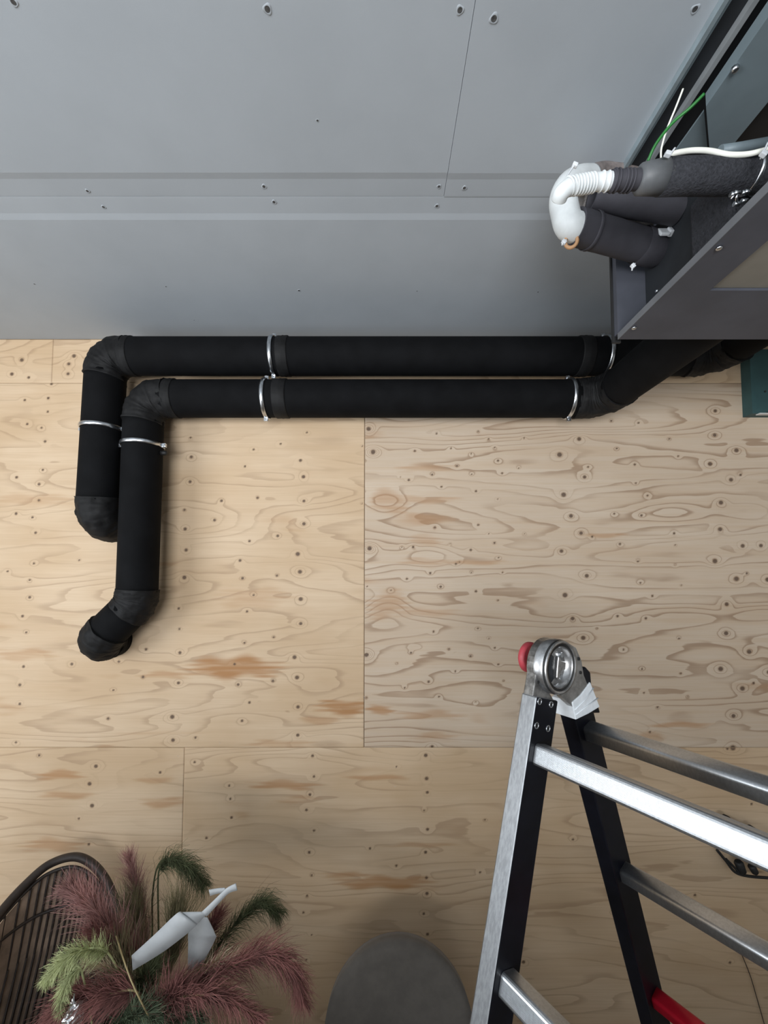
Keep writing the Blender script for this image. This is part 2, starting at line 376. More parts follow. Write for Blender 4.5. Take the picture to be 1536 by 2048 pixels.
# resin-brown patches and closed cathedral figures seen on the sheets: px centre, half sizes in px, strength
ST = [(470,1335,90,22,1),(430,1345,40,10,.6),(330,1350,45,7,.6),(690,1415,50,16,1),(640,1440,40,8,.5),(510,1190,70,14,.35),(500,1205,60,12,.3),(120,1550,42,9,.9),(135,1590,50,7,.6),(330,1605,45,10,.6),
      (570,1570,60,9,.7),(770,1765,90,12,.9),(690,1750,45,6,.6),(755,1555,60,5,.6),(110,1690,55,13,.55),(560,1490,60,10,.5),(760,1420,26,9,.8),(50,1310,60,12,.5),
      (780,1005,40,26,.5),(775,1210,40,28,.5),(850,1000,70,8,.4),(850,1225,70,8,.4),(850,935,50,9,.4),(850,1080,30,12,.4),(850,1125,45,10,.4),(950,1125,60,5,.5),(1210,1070,45,5,.5),
      (1360,1450,60,6,.7),(1300,1475,30,10,.4),(860,1430,60,9,.5),(870,1475,40,10,.4),(60,1000,80,12,.3),(310,1560,40,6,.5),(740,870,30,8,.3),(840,1690,60,5,.4),(600,1600,40,8,.4)]
FIG = [(775,1005,34,24,1.0),(775,1210,36,28,1.0),(1350,1025,62,15,.9),(1365,1228,72,17,.9),(1355,1450,60,20,.9),(1500,1022,55,16,.9),(1520,1228,55,16,.9),(1000,1030,110,26,.8),(1010,1225,105,28,.8),
       (1240,1215,75,18,.7),(860,1110,40,24,.8),(650,985,60,28,.6),(640,1150,60,24,.6),(640,1380,50,30,.6),(830,1295,14,5,.6),(1180,870,110,14,.8),(500,1440,70,12,.5),(640,1480,60,14,.5)]
def sheet(x0, x1, z0, z1, seed):
    vx0, vx1, vz0 = -1.36, 1.36, .55
    def axis(a, b, lo, hi, st):
        c = [a]
        def fill(p, q, s):
            if q > p: c.extend(list(np.linspace(p, q, max(1, int(round((q - p) / s))) + 1)[1:]))
        fill(a, min(max(lo, a), b), .1); fill(min(max(lo, a), b), max(min(hi, b), a), st); fill(max(min(hi, b), a), b, .1)
        return np.array(c)
    xs = axis(x0, x1, vx0, vx1, .0040); zs = axis(z0, z1, vz0, 3.0, .0042)
    nx, nz = len(xs), len(zs)
    X, Z = np.meshgrid(xs, zs)
    warp = np.zeros_like(X); kn = np.zeros_like(X); stn = np.zeros_like(X)
    def win(cx, cz, wx, wz):
        i0, i1 = np.searchsorted(xs, (cx - wx, cx + wx)); j0, j1 = np.searchsorted(zs, (cz - wz, cz + wz))
        return slice(j0, j1), slice(i0, i1)
    for kx, kz, r in KN:
        if not (x0 - .001 <= kx <= x1 + .001 and z0 - .001 <= kz <= z1 + .001): continue
        s = win(kx, kz, r * 9, r * 6)
        if X[s].size == 0: continue
        dx, dz = X[s] - kx, Z[s] - kz
        warp[s] += (.42 if r > .007 else .2) * np.exp(-((dx / (2.4 * r)) ** 2 + (dz / (1.7 * r)) ** 2))
        kn[s] = np.maximum(kn[s], np.clip(1.5 - np.sqrt(dx ** 2 + (dz * 1.08) ** 2) / (r * .72), 0, 1))
    for px, py, hx, hy, k in FIG:
        cx, cz = w2(px, py)
        if not (x0 < cx < x1 and z0 < cz < z1): continue
        ax, az = hx * WALL / F, hy * WALL / F
        s = win(cx, cz, ax * 2.4, az * 3)
        d = ((X[s] - cx) / ax) ** 2 + ((Z[s] - cz) / az) ** 2
        warp[s] += .40 * k * np.exp(-d ** 1.3 * .7)
    for px, py, hx, hy, k in ST:
        cx, cz = w2(px, py)
        if not (x0 < cx < x1 and z0 < cz < z1): continue
        ax, az = hx * WALL / F, hy * WALL / F
        s = win(cx, cz, ax * 1.7, az * 2.4)
        xx, zz = X[s] - cx, Z[s] - cz
        ed = .22 * np.sin(zz * 420 + px) + .12 * np.sin(zz * 1100 + py)
        d = np.abs(xx / ax + ed) ** 2.4 + np.abs(zz / az + .25 * np.sin(xx * 45 + py)) ** 2
        stn[s] = np.maximum(stn[s], k * np.clip(1.35 - d, 0, 1))
    V = np.empty((nz * nx + 4, 3)); V[:nx * nz, 0] = X.ravel(); V[:nx * nz, 1] = WALL; V[:nx * nz, 2] = Z.ravel()
    B = WALL + .018; n0 = nx * nz
    V[n0:] = [(x0, B, z0), (x1, B, z0), (x1, B, z1), (x0, B, z1)]
    J, I = np.meshgrid(np.arange(nz - 1), np.arange(nx - 1), indexing='ij')
    a = (J * nx + I).ravel(); Q = np.stack([a, a + 1, a + nx + 1, a + nx], 1)
    bot = list(range(nx)); top = [(nz - 1) * nx + i for i in range(nx)]
    lft = [j * nx for j in range(nz)]; rgt = [j * nx + nx - 1 for j in range(nz)]
    ng = [bot[::-1] + [n0, n0 + 1], top + [n0 + 2, n0 + 3], lft + [n0 + 3, n0], rgt[::-1] + [n0 + 1, n0 + 2]]
    me = bpy.data.meshes.new('plywood_sheet')
    loops = np.concatenate([Q.ravel()] + [np.array(g) for g in ng]); sizes = [4] * len(Q) + [len(g) for g in ng]
    me.vertices.add(len(V)); me.vertices.foreach_set('co', V.ravel())
    me.loops.add(len(loops)); me.loops.foreach_set('vertex_index', loops.astype(np.int32))
    me.polygons.add(len(sizes)); me.polygons.foreach_set('loop_start', np.concatenate([[0], np.cumsum(sizes)[:-1]]).astype(np.int32))
    me.update(calc_edges=True); me.validate()
    ca = me.attributes.new('wood', 'FLOAT_COLOR', 'POINT')
    D = np.zeros((len(V), 4), np.float32); D[:, 3] = seed
    D[:n0, 0] = warp.ravel(); D[:n0, 1] = kn.ravel(); D[:n0, 2] = stn.ravel()
    ca.data.foreach_set('color', D.ravel())
    me.materials.append(M['ply'])
    link(bpy.data.objects.new('plywood_sheet', me), wall_back)
zA = w2(300, 766)[1]; zB = w2(500, 1495.5)[1]; g = .0007
xM = w2(729, 1180)[0]; xL = w2(367, 1585)[0]; xT = w2(105, 725)[0]
sheet(RX0, xT - g, zA + g, CEIL - .0003, .11); sheet(xT + g, RX1, zA + g, CEIL - .0003, .23)
sheet(RX0, xM - g, zB + g, zA - g, .37); sheet(xM + g, RX1, zB + g, zA - g, .52)
sheet(RX0, xL - g, .0, zB - g, .68); sheet(xL + g, RX1, .0, zB - g, .81)
sm_ply = screw_mesh('plywood_screw', .0022, M['zinc'], M['dark'])
for px, py in ((357, 1512), (726, 890), (725, 1055), (724, 1310), (728, 1395), (722, 1480), (440, 1485), (733, 960), (793, 1534), (790, 1572)):
    o = bpy.data.objects.new('screw', sm_ply); link(o, wall_back); o.location = at(px, py, WALL - .0002); o.rotation_euler.x = math.pi / 2

# ------------------------------------------------------------------ black insulated air ducts
R = .0578; DY = 1.277
def fillet(P, rad, n=7):
    """corner points -> list of ('s', pts) and ('a', pts)"""
    P = [Vector(p) for p in P]; out = []; cur = P[0]
    for i in range(1, len(P) - 1):
        a = (P[i - 1] - P[i]).normalized(); b = (P[i + 1] - P[i]).normalized()
        th = a.angle(b); d = rad[i - 1] / math.tan(th / 2)
        s0, s1 = P[i] + a * d, P[i] + b * d
        c = P[i] + (a + b).normalized() * (rad[i - 1] / math.sin(th / 2))
        out.append(('s', [cur, s0]))
        u, v = s0 - c, s1 - c; ang = u.angle(v)
        out.append(('a', [c + (u * math.sin((1 - k / n) * ang) + v * math.sin(k / n * ang)) / math.sin(ang) for k in range(n + 1)]))
        cur = s1
    out.append(('s', [cur, P[-1]])); return out
def lin(a, b, n): return [Vector(a).lerp(Vector(b), i / n) for i in range(n + 1)]
def duct(label, P, rad, collars, lip=()):
    root = empty('insulated_duct', label, 'duct', None); root.location = (P[0][0], P[0][1], P[0][2])
    inv = Matrix.Translation(-Vector(P[0]))
    def bld(mb, name, m):
        mb.v = [tuple(inv @ Vector(v)) for v in mb.v]; return mb.build(name, m, root)
    for kind, pts in fillet(P, rad):
        if kind == 's':
            if (pts[1] - pts[0]).length < .004: continue
            q = lin(pts[0], pts[1], max(2, int((pts[1] - pts[0]).length / .03)))
            bld(MB().sweep(q, R, 40), 'straight_section', M['foam'])
        else:
            # taped elbow: overlapping gores with small ridges and crumples
            q, r = [], []
            d0 = (pts[0] - pts[1]).normalized(); d1 = (pts[-1] - pts[-2]).normalized()
            full = [pts[0] + d0 * .014] + pts + [pts[-1] + d1 * .014]
            for i in range(len(full) - 1):
                for k in range(5):
                    q.append(full[i].lerp(full[i + 1], k / 5)); r.append(R + .0014 + ((.0020 if i % 3 == 0 else .0006) if k == 0 else (.0016 if k == 4 and i % 3 == 2 else .0002 * k)))
            q.append(full[-1]); r.append(R + .002)
            bld(MB().sweep(q, r, 56, jit=.0042), 'elbow_wrap', M['tape'])
    for c, ax, w in collars:
        c = Vector(c); ax = Vector(ax).normalized()
        q = [c - ax * w / 2, c - ax * w * .42, c - ax * w * .1, c, c + ax * w * .1, c + ax * w * .42, c + ax * w / 2]
        bld(MB().sweep(q, [R + .001, R + .0026, R + .0022, R + .0034, R + .0022, R + .0026, R + .001], 40, jit=.0008), 'tape_collar', M['tape'])
    return root
Z1 = at(700, 713, DY).z; Z2 = at(700, 797.5, DY).z
X1, X2 = 1.055, .70
v1a = at(214, 713, DY); v1b = at(194, 1043, DY)
v2a = at(289, 797.5, DY); v2b = at(274, 1205, DY); v2c = at(190, 1287, DY)
hx = Vector((1, 0, 0))
def on1(px): p = at(px, 713, DY); p.z = Z1; return p
def on2(px): p = at(px, 797.5, DY); p.z = Z2; return p
duct('upper black insulated duct running closest under the ceiling',
     [(X1, .45, Z1), (X1, DY, Z1), (v1a.x, DY, Z1), v1b, (v1b.x, WALL - .001, v1b.z)], [.075, .062, .062],
     [(on1(262), hx, .03), (on1(569), hx, .036), (on1(1164), hx, .04)])
dn2 = (v2b - v2a).normalized()
duct('lower black insulated duct with diagonal end pointing down left',
     [(X2, .50, Z2), (X2, DY, Z2), (v2a.x, DY, Z2), v2b, v2c, (v2c.x, WALL - .001, v2c.z)], [.08, .066, .066, .05],
     [(on2(347), hx, .03), (on2(564), hx, .042), (on2(1168), hx, .06), (v2a.lerp(v2b, .965), dn2, .02)])

def clamp(label, c, ax, side, cap=False):
    """steel pipe ring with bolted ears and a rod to the wall"""
    c = Vector(c); ax = Vector(ax).normalized(); side = Vector(side).normalized()
    root = empty('pipe_clamp', label, 'pipe clamp', 'steel clamps holding the black ducts'); root.location = c
    mb = MB(); u = ax.orthogonal().normalized(); w = ax.cross(u); seg = 48
    rings = [(-.0065, .0595), (-.0055, .0618), (0, .0634), (.0055, .0618), (.0065, .0595)]
    vs = []
    for i in range(seg):
        a = 2 * math.pi * i / seg; d = u * math.cos(a) + w * math.sin(a)
        for h, r in rings: vs.append(d * r + ax * h)
    k = len(rings)
    mb.add(vs, [(i * k + j, ((i + 1) % seg) * k + j, ((i + 1) % seg) * k + (j + 1) % k, i * k + (j + 1) % k) for i in range(seg) for j in range(k)], 0, True)
    mb.build('band', M['zinc'], root)
    for s in (1, -1):
        Mx = Matrix((( side * s).to_4d(), ax.to_4d(), (side.cross(ax) * s).to_4d(), (0, 0, 0, 1))).transposed()
        Mx = Matrix(((*(side * s),), (*ax,), (*(side.cross(ax) * s),))).transposed().to_4x4()
        mb = MB()
        mb.box((.060, -.006, -.0035), (.073, .006, .0052), M=Mx); mb.box((.060, -.006, .0015), (.073, .006, .0035), M=Mx)
        ear = mb.build('ear', M['zinc'], root)
        dv = Mx.to_3x3() @ Vector((0, 0, 1)); pc = side * s * .068
        MB().sweep([pc - dv * .008, pc - dv * .0045, pc + dv * .0045, pc + dv * .009], [.0042, .0042, .0024, .0024], 8).build('bolt', M['zinc'], ear)
    if cap: MB().sweep([(.058, .0, -.024), (.066, .0, -.024), (.074, .0, -.024), (.078, .0, -.024)], [.007, .0075, .007, .004], 14).build('rubber_cap', M['rubber'], root)
    MB().sweep([(0, .062, 0), (0, WALL - c.y - .0003, 0)], .004, 10).build('wall_rod', M['zinc'], root)
clamp('steel clamp on the upper duct, left one near its tape collar', on1(548), hx, (0, 0, 1))
clamp('steel clamp on the upper duct, right one beside the grey ceiling cabinet', on1(1207), hx, (0, 0, 1))
clamp('steel clamp on the lower duct, left one near its tape collar', on2(533), hx, (0, 0, 1))
clamp('steel clamp on the lower duct, right one before the bend', on2(1136), hx, (0, 0, 1))
d1 = (v1b - v1a).normalized()
t1 = (at(205, 858, DY).z - v1a.z) / (v1b.z - v1a.z); t2 = (at(287, 891, DY).z - v2a.z) / (v2b.z - v2a.z)
clamp('steel clamp on the leftmost vertical duct leg', v1a.lerp(v1b, t1), d1, (1, 0, 0))
cl = clamp('steel clamp on the front vertical duct leg with black rubber end', v2a.lerp(v2b, t2), dn2, (1, 0, 0), True)

# ------------------------------------------------------------------ grey ceiling cabinet with the duct outlets
ZP = EYE.z + .462; YE = .80; XE = .470
cab = empty('ceiling_cabinet', 'open grey painted cabinet hung under the ceiling at upper right', 'cabinet')
mb = MB()                                                    # bottom plate with a rectangular cut-out
cx0 = .539; cy1 = .656; xr = 1.30; y0 = .12; th = .012
for lo, hi in (((XE, cy1, ZP), (xr, YE, ZP + th)), ((XE, y0, ZP), (cx0, cy1, ZP + th)), ((cx0, y0, ZP), (xr, .25, ZP + th)), ((1.1, .25, ZP), (xr, cy1, ZP + th))): mb.box(lo, hi)
bpl = mb.build('bottom_plate', [M['greyp']], cab)
mb = MB().box((XE - .0012, y0, ZP - .0006), (XE - .0001, YE, ZP + th)); mb.build('plate_edge', M['greyl'], cab)
MB().box((cx0 + .001, .251, ZP + .004), (1.099, cy1 - .001, ZP + .010)).build('inset_panel', M['brown'], cab)
MB().box((XE - .001, YE - .001, ZP + th), (.612, YE + .011, CEIL - .0015)).build('end_panel', M['greyp'], cab)
MB().box((XE - .0045, YE + .0115, ZP + .0), (XE + .012, YE + .016, CEIL - .12)).build('edge_gasket', M['rubber'], cab)
XB = .527
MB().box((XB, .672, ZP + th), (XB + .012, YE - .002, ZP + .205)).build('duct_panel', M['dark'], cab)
MB().box((XE + .012, .12, CEIL - .0045), (xr, YE - .002, CEIL - .002)).build('recess_shade_panel', M['dark'], cab)  # dark panel in place of an open ceiling recess, its shade put into the colour
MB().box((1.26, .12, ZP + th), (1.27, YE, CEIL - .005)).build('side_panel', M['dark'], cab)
for px, py, z in ((1268, 655, 0), (1438, 495, 0)):
    p = atz(px, py, ZP - .0005); MB().disc(p, (0, 0, -1), .0042, .003, 10, dome=1).build('screw', M['zinc'], bpl)
for px, py, xx in ((1405, 487, XB), (1314, 582, XB)):
    r = ray(px, py); p = EYE + r * (xx / r.x); MB().disc(p + Vector((.001, 0, 0)), (-1, 0, 0), .0035, .004, 10, dome=1).build('screw', M['zinc'], cab)
# ceiling frame along the left edge of the cabinet
def slopebar(mb, k0, k1, z, h, ya, yb):                       # flat bar parallel to the room depth
    mb.box((k0 * (z - EYE.z), ya, z), (k1 * (z - EYE.z), yb, z + h))
MB().box((.466, .12, CEIL - .014), (.4725, YE - .002, CEIL - .0015)).build('edge_rail', M['rail'], cab)
MB().box((.4726, .12, CEIL - .007), (.4805, YE - .002, CEIL - .005)).build('rail_flange', M['sheet'], cab)
mb = MB(); mb.box((.505, .12, CEIL - .0165), (.5125, YE - .03, CEIL - .015)); mb.box((.505, .12, CEIL - .015), (.5065, YE - .03, CEIL - .0045))
mb.build('stud_profile', M['stud'], cab)
# sheet-metal housing above the plate (its underside shows blue grey, end cut at an angle)
ven = empty('ventilation_housing', 'blue grey sheet metal housing between rails at top right', 'ventilation unit')
zv = EYE.z + .735
def zp(px, py): return atz(px, py, zv)
poly = [zp(1412, 213), zp(1419, 300), zp(1459, 298)]
c = zp(1459, 298); poly += [Vector((c.x, .12, zv)), Vector((poly[0].x, .12, zv))]
MB().prism(poly, (0, 0, .022)).build('metal_panel', M['sheet'], ven)
xx = poly[0].x
MB().disc(zp(1470, 135), (0, 0, -1), .005, .006, 8, dome=1).build('screw', M['zinc'], ven)
MB().prism([Vector((c.x + .002, .12, zv + .01)), Vector((c.x + .002, c.y, zv + .01)), Vector((.95, c.y, zv + .01)), Vector((.95, .12, zv + .01))], (0, 0, .012)).build('dark_void_sheet', M['rubber'], ven)  # flat black sheet standing in for the dark void beside the panel
fp = [atz(1352, 300, zv + .012), atz(1408, 222, zv + .012), atz(1415, 298, zv + .012)]
MB().prism(fp, (0, 0, .003)).build('folded_flap', M['sheet'], ven)

# --- dark foam air outlets that stick out of the duct panel
def px_on(px, py, X): r = ray(px, py); return EYE + r * (X / r.x)
o1r = px_on(1315, 500, XB); o1l = at(1150, 453, o1r.y - .055)
def foam_outlet(label, a, b, r, tapes):
    a, b = Vector(a), Vector(b); ax = (b - a).normalized()
    root = empty('foam_outlet', label, 'outlet'); root.location = a
    loc = Matrix.Translation(-a)
    def B(mb, n, m): mb.v = [tuple(loc @ Vector(v)) for v in mb.v]; return mb.build(n, m, root)
    L = (b - a).length
    mb = MB(); seg = 32
    pts = lin(a, b, 12); mb.sweep(pts, r, seg, caps=False, jit=.0006)
    mb.sweep([b, b - ax * .03], r * .82, seg, caps=False)         # bore
    u = ax.orthogonal().normalized(); w = ax.cross(u)
    vs = [b + (u * math.cos(2 * math.pi * i / seg) + w * math.sin(2 * math.pi * i / seg)) * rr for rr in (r, r * .82) for i in range(seg)]
    mb.add(vs, [(i, (i + 1) % seg, seg + (i + 1) % seg, seg + i) for i in range(seg)])
    B(mb, 'foam_sleeve', M['gfoam'])
    for t0, t1, e, m in tapes:
        p, q = a.lerp(b, t0), a.lerp(b, t1)
        B(MB().sweep([p, p.lerp(q, .1), p.lerp(q, .5), p.lerp(q, .9), q], [r + e * .4, r + e, r + e * .8, r + e, r + e * .4], 32, caps=False, jit=.0012), 'tape_band', m)
    return root
RO = .0288
foam_outlet('front dark foam outlet with torn tape and white zip ties', o1r, o1l, RO, [(.0, .24, .0022, M['gfoam']), (.80, .84, .002, M['gfoam']), (.86, 1.0, -.0005, M['gfoam'])])
o2r = px_on(1356, 420, XB); o2l = at(1184, 393, o2r.y - .01)
foam_outlet('smooth dark foam outlet behind the taped one', o2r, o2l, .0232, [])
o3r = px_on(1330, 448, XB) + Vector((0, .045, .04)); o3l = at(1158, 412, o3r.y - .02)
q = lin(o3r, o3l, 10)
tag(MB().sweep(q, [.019] * 11, 20, jit=.003).build('foil_hose', M['foil']), 'crinkled grey hose squeezed between the two foam outlets', 'hose')

# white bend leaving the front outlet and turning back to the rear
ax1 = (o1l - o1r).normalized()
c0 = o1l - ax1 * .012
yb = c0.y
path = [c0, o1l + ax1 * .012, at(1129, 420, yb - .002), at(1127, 394, yb), at(1138, 372, yb + .012), at(1158, 362, yb + .026), at(1178, 360, yb + .042)]
def smooth(P, n=6):
    P = [Vector(p) for p in P]; out = []
    for i in range(len(P) - 1):
        p0, p1, p2, p3 = P[max(i - 1, 0)], P[i], P[i + 1], P[min(i + 2, len(P) - 1)]
        for k in range(n):
            t = k / n
            out.append(.5 * ((2 * p1) + (p2 - p0) * t + (2 * p0 - 5 * p1 + 4 * p2 - p3) * t * t + (3 * p1 - p0 - 3 * p2 + p3) * t ** 3))
    out.append(P[-1]); return out
bend = empty('white_pipe_bend', 'dusty white plastic bend plugged into the front foam outlet', 'pipe')
sp = smooth(path); n = len(sp)
MB().sweep(sp, [.0240 - .000 * i / n for i in range(n)], 28).build('bend', M['wpvc'], bend)
e = sp[-1]
MB().sweep(smooth([e - (sp[-1] - sp[-3]).normalized() * .006, at(1198, 350, yb + .06), at(1240, 352, yb + .07), at(1290, 362, yb + .08)]), .0205, 20, jit=.001).build('tail_pipe', M['dust'], bend)
p = o1l + ax1 * .004
MB().torus(p - Vector((.004, 0, .028)), (0.3, 1, .4), .010, .0032).build('rubber_ring', M['orange'], bend)

# thin ribbed hose above, joined by a grey taped coupling to the felt-wrapped pipe
YH = .56
hose = empty('ribbed_hose', 'white ribbed drain hose curving over the white bend', 'hose')
hp = smooth([at(1118, 398, YH + .012), at(1124, 385, YH + .004), at(1145, 371, YH), at(1180, 365, YH), at(1222, 362, YH)], 10)
rr = []
L = len(hp)
for i in range(L): rr.append(.0112)
hb = MB().sweep(hp, rr, 20).build('hose_body', M['wpvc'], hose)
for i in range(9):
    t = at(1136 + i * 6.2, 375 - i * 1.4 + (2 if i < 2 else 0), YH); t2 = at(1142 + i * 6.2, 373.6 - i * 1.4, YH)
    MB().torus(at(1138 + i * 6.0, 372.5 - i * .9, YH), t2 - t, .0113, .0016, 24, 6).build('rib', M['wpvc'], hb)
for px in (1203, 1214):
    MB().torus(at(px, 363.2, YH), (1, 0, 0.02), .0116, .0012, 24, 6).build('rib', M['wpvc'], hb)
pipe = empty('felt_wrapped_pipe', 'dark felt wrapped pipe with grey tape lying across the cabinet', 'pipe')
pL = at(1325, 354, YH); pR = Vector((1.0, YH, pL.z + .012))
cpl = MB().sweep(lin(at(1220, 362, YH), at(1282, 359, YH), 6), .0128, 24).build('coupling', M['gfoam'], pipe)
for px in (1226, 1233, 1247, 1254, 1261): MB().torus(at(px, 361.5, YH), (1, 0, .02), .0130, .0016, 24, 6).build('coupling_ring', M['gfoam'], cpl)
MB().sweep([at(1274, 359.5, YH), at(1280, 359, YH), at(1296, 357, YH), at(1330, 354, YH)], [.0140, .0186, .0198, .0220], 28).build('tape_sleeve', M['greytape'], pipe)
MB().sweep(lin(pL, pR, 14), .0226, 32, jit=.0012).build('felt_sleeve', M['felt'], pipe)
for px, wdt in ((1500, .003), (1524, .003)):
    c = at(px, 352, YH); c.z = pL.z + .004
    MB().torus(c, (1, 0, 0), .0236, .0014, 36, 6, flat=2.2).build('steel_band', M['zinc'], pipe)
# felt covered block behind the pipe, on the plate
fb = MB().box((.521, .588, ZP + .0125), (.90, .6712, ZP + .160))
tag(fb.build('felt_block', M['felt'], bevel=.006), 'dark felt covered block standing on the cabinet plate', 'insulation block')
# bolts of the band clamps
bl = empty('clamp_bolts', 'shiny steel clamp bolts under the felt pipe at right edge', 'bolts')
for px, py, ln in ((1466, 389, 7), (1473, 386, 6), (1488, 386, 6), (1494, 384, 6), (1473, 408, 7), (1488, 402, 6)):
    p = at(px, py, .545 + (py - 386) * .0004)
    MB().sweep([p - Vector((.004, 0, 0)), p + Vector((.004, 0, 0))], .0032, 6).build('nut', M['zinc'], bl)
MB().sweep([at(1473, 388, .545), at(1473, 406, .552)], .0017, 8).build('bolt_shaft', M['zinc'], bl)
MB().sweep([at(1462, 399, .548), at(1470, 387, .545)], .0015, 8).build('bolt_shaft', M['zinc'], bl)

# white cable, green and white wires, zip ties
def wire(name, label, P, r, m, cat='cable', n=8):
    return tag(MB().sweep(smooth(P, n), r, 10).build(name, m), label, cat)
wire('white_cable', 'white cable waving along the top of the felt pipe', [at(1338, 311, .545), at(1352, 306, .54), at(1385, 301, .54), at(1420, 302, .54), at(1455, 309, .538), at(1490, 309, .535), at(1520, 303, .53), at(1560, 292, .53)], .0034, M['cable'])
tag(MB().sweep([at(1440, 302, .60), at(1480, 296, .60), at(1560, 281, .60)], .0075, 16).build('conduit', M['sheet']), 'grey conduit behind the white cable at right edge', 'conduit')
wire('green_wire', 'green wire slanting out of the dark ceiling gap', [at(1296, 322, .64), at(1312, 288, .625), at(1345, 246, .60), at(1380, 216, .585), at(1408, 188, .575)], .0023, M['green'], 'wire')
wire('white_wire', 'thin white wire crossing the green wire', [at(1322, 316, .62), at(1323, 296, .62), at(1334, 258, .61), at(1352, 214, .60), at(1366, 178, .595)], .0014, M['cable'], 'wire')
def tie(label, P, head, d):
    r = empty('zip_tie', label, 'zip tie', 'white zip ties at the pipe ends')
    MB().sweep(smooth(P, 4), .0013, 8).build('strap', M['clear'], r)
    Mx = Matrix.Translation(head) @ Matrix.Rotation(d, 4, 'Y')
    MB().box((-.004, -.003, -.003), (.004, .003, .003), M=Mx).build('head', M['clear'], r, bevel=.001)
    return r
tie('white zip tie standing up at the white bend', [at(1131, 358, .60), at(1140, 343, .60), at(1148, 331, .60)], at(1150, 330, .60), .4)
tie('white zip tie under the left end of the front foam outlet', [at(1133, 479, o1l.y - .02), at(1127, 484, o1l.y - .02), at(1124, 490, o1l.y - .02)], at(1128, 484, o1l.y - .02), .7)
tie('white zip tie under the right end of the front foam outlet', [at(1264, 541, o1r.y - .04), at(1265, 534, o1r.y - .04), at(1270, 527, o1r.y - .04)], at(1266, 532, o1r.y - .04), .9)
wt = tie('white zip tie at the end of the white cable', [at(1328, 312, .535), at(1340, 308, .535), at(1350, 296, .535)], at(1336, 308, .533), .3)
wt2 = tie('white zip tie at the right edge beside the conduit', [at(1521, 318, .52), at(1527, 305, .515), at(1536, 285, .515)], at(1527, 308, .512), .6)
br = px_on(1342, 466, XB)
mb = MB(); Mx = Matrix.Translation(br + Vector((-.012, -.002, 0))) @ Matrix.Rotation(-.5, 4, 'X')
mb.box((-.012, -.003, -.010), (.006, .003, .010), M=Mx); mb.box((.004, -.006, -.008), (.012, .005, .008), M=Mx)
tag(mb.build('bracket', M['clear'], bevel=.002), 'small white bracket on the black duct panel', 'bracket')

# teal board at the right edge of the wall
tb = empty('teal_board', 'teal board on the plywood at the right edge of the frame', 'board')
xl = at(1499, 760, 1.34).x; zb = at(1510, 828, 1.34).z; zt = at(1510, 700, 1.34).z
MB().box((xl, 1.335, zb), (xl + .4, WALL - .0005, zt)).build('panel', M['teal'], tb)
MB().box((xl + .02, 1.330, zb - .003), (xl + .4, 1.345, zb)).build('bottom_edge', M['white'], tb)
for px, py in ((1530, 783), (1534, 826)): MB().disc(at(px, py, 1.3345), (0, -1, 0), .0035, .002, 10).build('screw', M['rubber'], tb)

# ------------------------------------------------------------------ folding ladder
rb = Vector((-0.55513817, 0.83175815, 0)); KP = .3834172                 # direction of the rungs (away), inner plane of the visible rails
def L(px, py, off=0.0):
    r = ray(px, py); return EYE + r * ((KP + off) / r.dot(rb))
lad = empty('folding_ladder', 'black and aluminium folding ladder with red lower rung', 'ladder')
lad_parts = []
def leg2(A, B): return (B - A).normalized()
A, D = L(1071, 1508), L(1003, 1968); Bq, Cq, Eq = L(1179, 1459), L(1248, 1732), L(1312, 1992)
la = leg2(A, D); lb = leg2(Bq, Eq)
inA = rb.cross(la).normalized(); inA = inA if inA.x > 0 else -inA          # in-plane direction, to the right
inB = rb.cross(lb).normalized(); inB = inB if inB.x > 0 else -inB
T = .027                                                                  # rail depth along the rungs
def rail(mb, P0, P1, inn, w0, w1, off, mi_face, mi_edge):
    c0 = [P0 + inn * w0, P0 + inn * w1, P1 + inn * w1, P1 + inn * w0]
    c0 = [p + rb * off for p in c0]; n = rb * T
    a, b = c0, [p + n for p in c0]
    mb.add(a + b, [(3, 2, 1, 0), (4, 5, 6, 7)], mi_face)
    mb.add(a + b, [(0, 1, 5, 4), (2, 3, 7, 6), (1, 2, 6, 5), (3, 0, 4, 7)], mi_edge)
def toz(P, d, z): return P + d * ((z - P.z) / d.z)
wa0 = (L(1064, 1420) - toz(A, la, L(1064, 1420).z)).dot(inA); wa1 = (L(1107, 1420) - toz(A, la, L(1107, 1420).z)).dot(inA)
wb0 = (L(1171, 1520) - toz(Bq, lb, L(1171, 1520).z)).dot(inB) ; wb1 = (L(1212, 1520) - toz(Bq, lb, L(1212, 1520).z)).dot(inB)
print('rail widths', wa0, wa1, wb0, wb1)
wa0, wa1 = -.0165, .0375
ztopA = L(1085, 1397).z; ztopB = L(1150, 1405).z
RUNG = .43
for side, off in ((0, 0.0), (1, -RUNG - T)):
    mb = MB(); rail(mb, toz(A, la, ztopA), toz(A, la, .03), inA, wa0, wa1, off, 0, 1); r0 = mb.build('rail', [M['black'], M['alu_edge']], lad, bevel=.0022)
    if side == 0: rail_far = r0
    mb = MB(); rail(mb, toz(Bq, lb, ztopB + .004), toz(Bq, lb, .03), inB, wb0, wb1, off, 0, 0); mb.build('rail', [M['black']], lad, bevel=.0022)
    for (P, d, n, w0, w1) in ((A, la, inA, wa0, wa1), (Bq, lb, inB, wb0, wb1)):
        mb = MB(); p0, p1 = toz(P, d, .06), toz(P, d, .0)
        c = [p0 + n * (w0 - .003), p0 + n * (w1 + .003), p1 + n * (w1 + .006), p1 + n * (w0 - .006)]
        mb.prism([q + rb * (off - .003) for q in c], rb * (T + .006)); mb.build('foot', M['rubber'], lad)
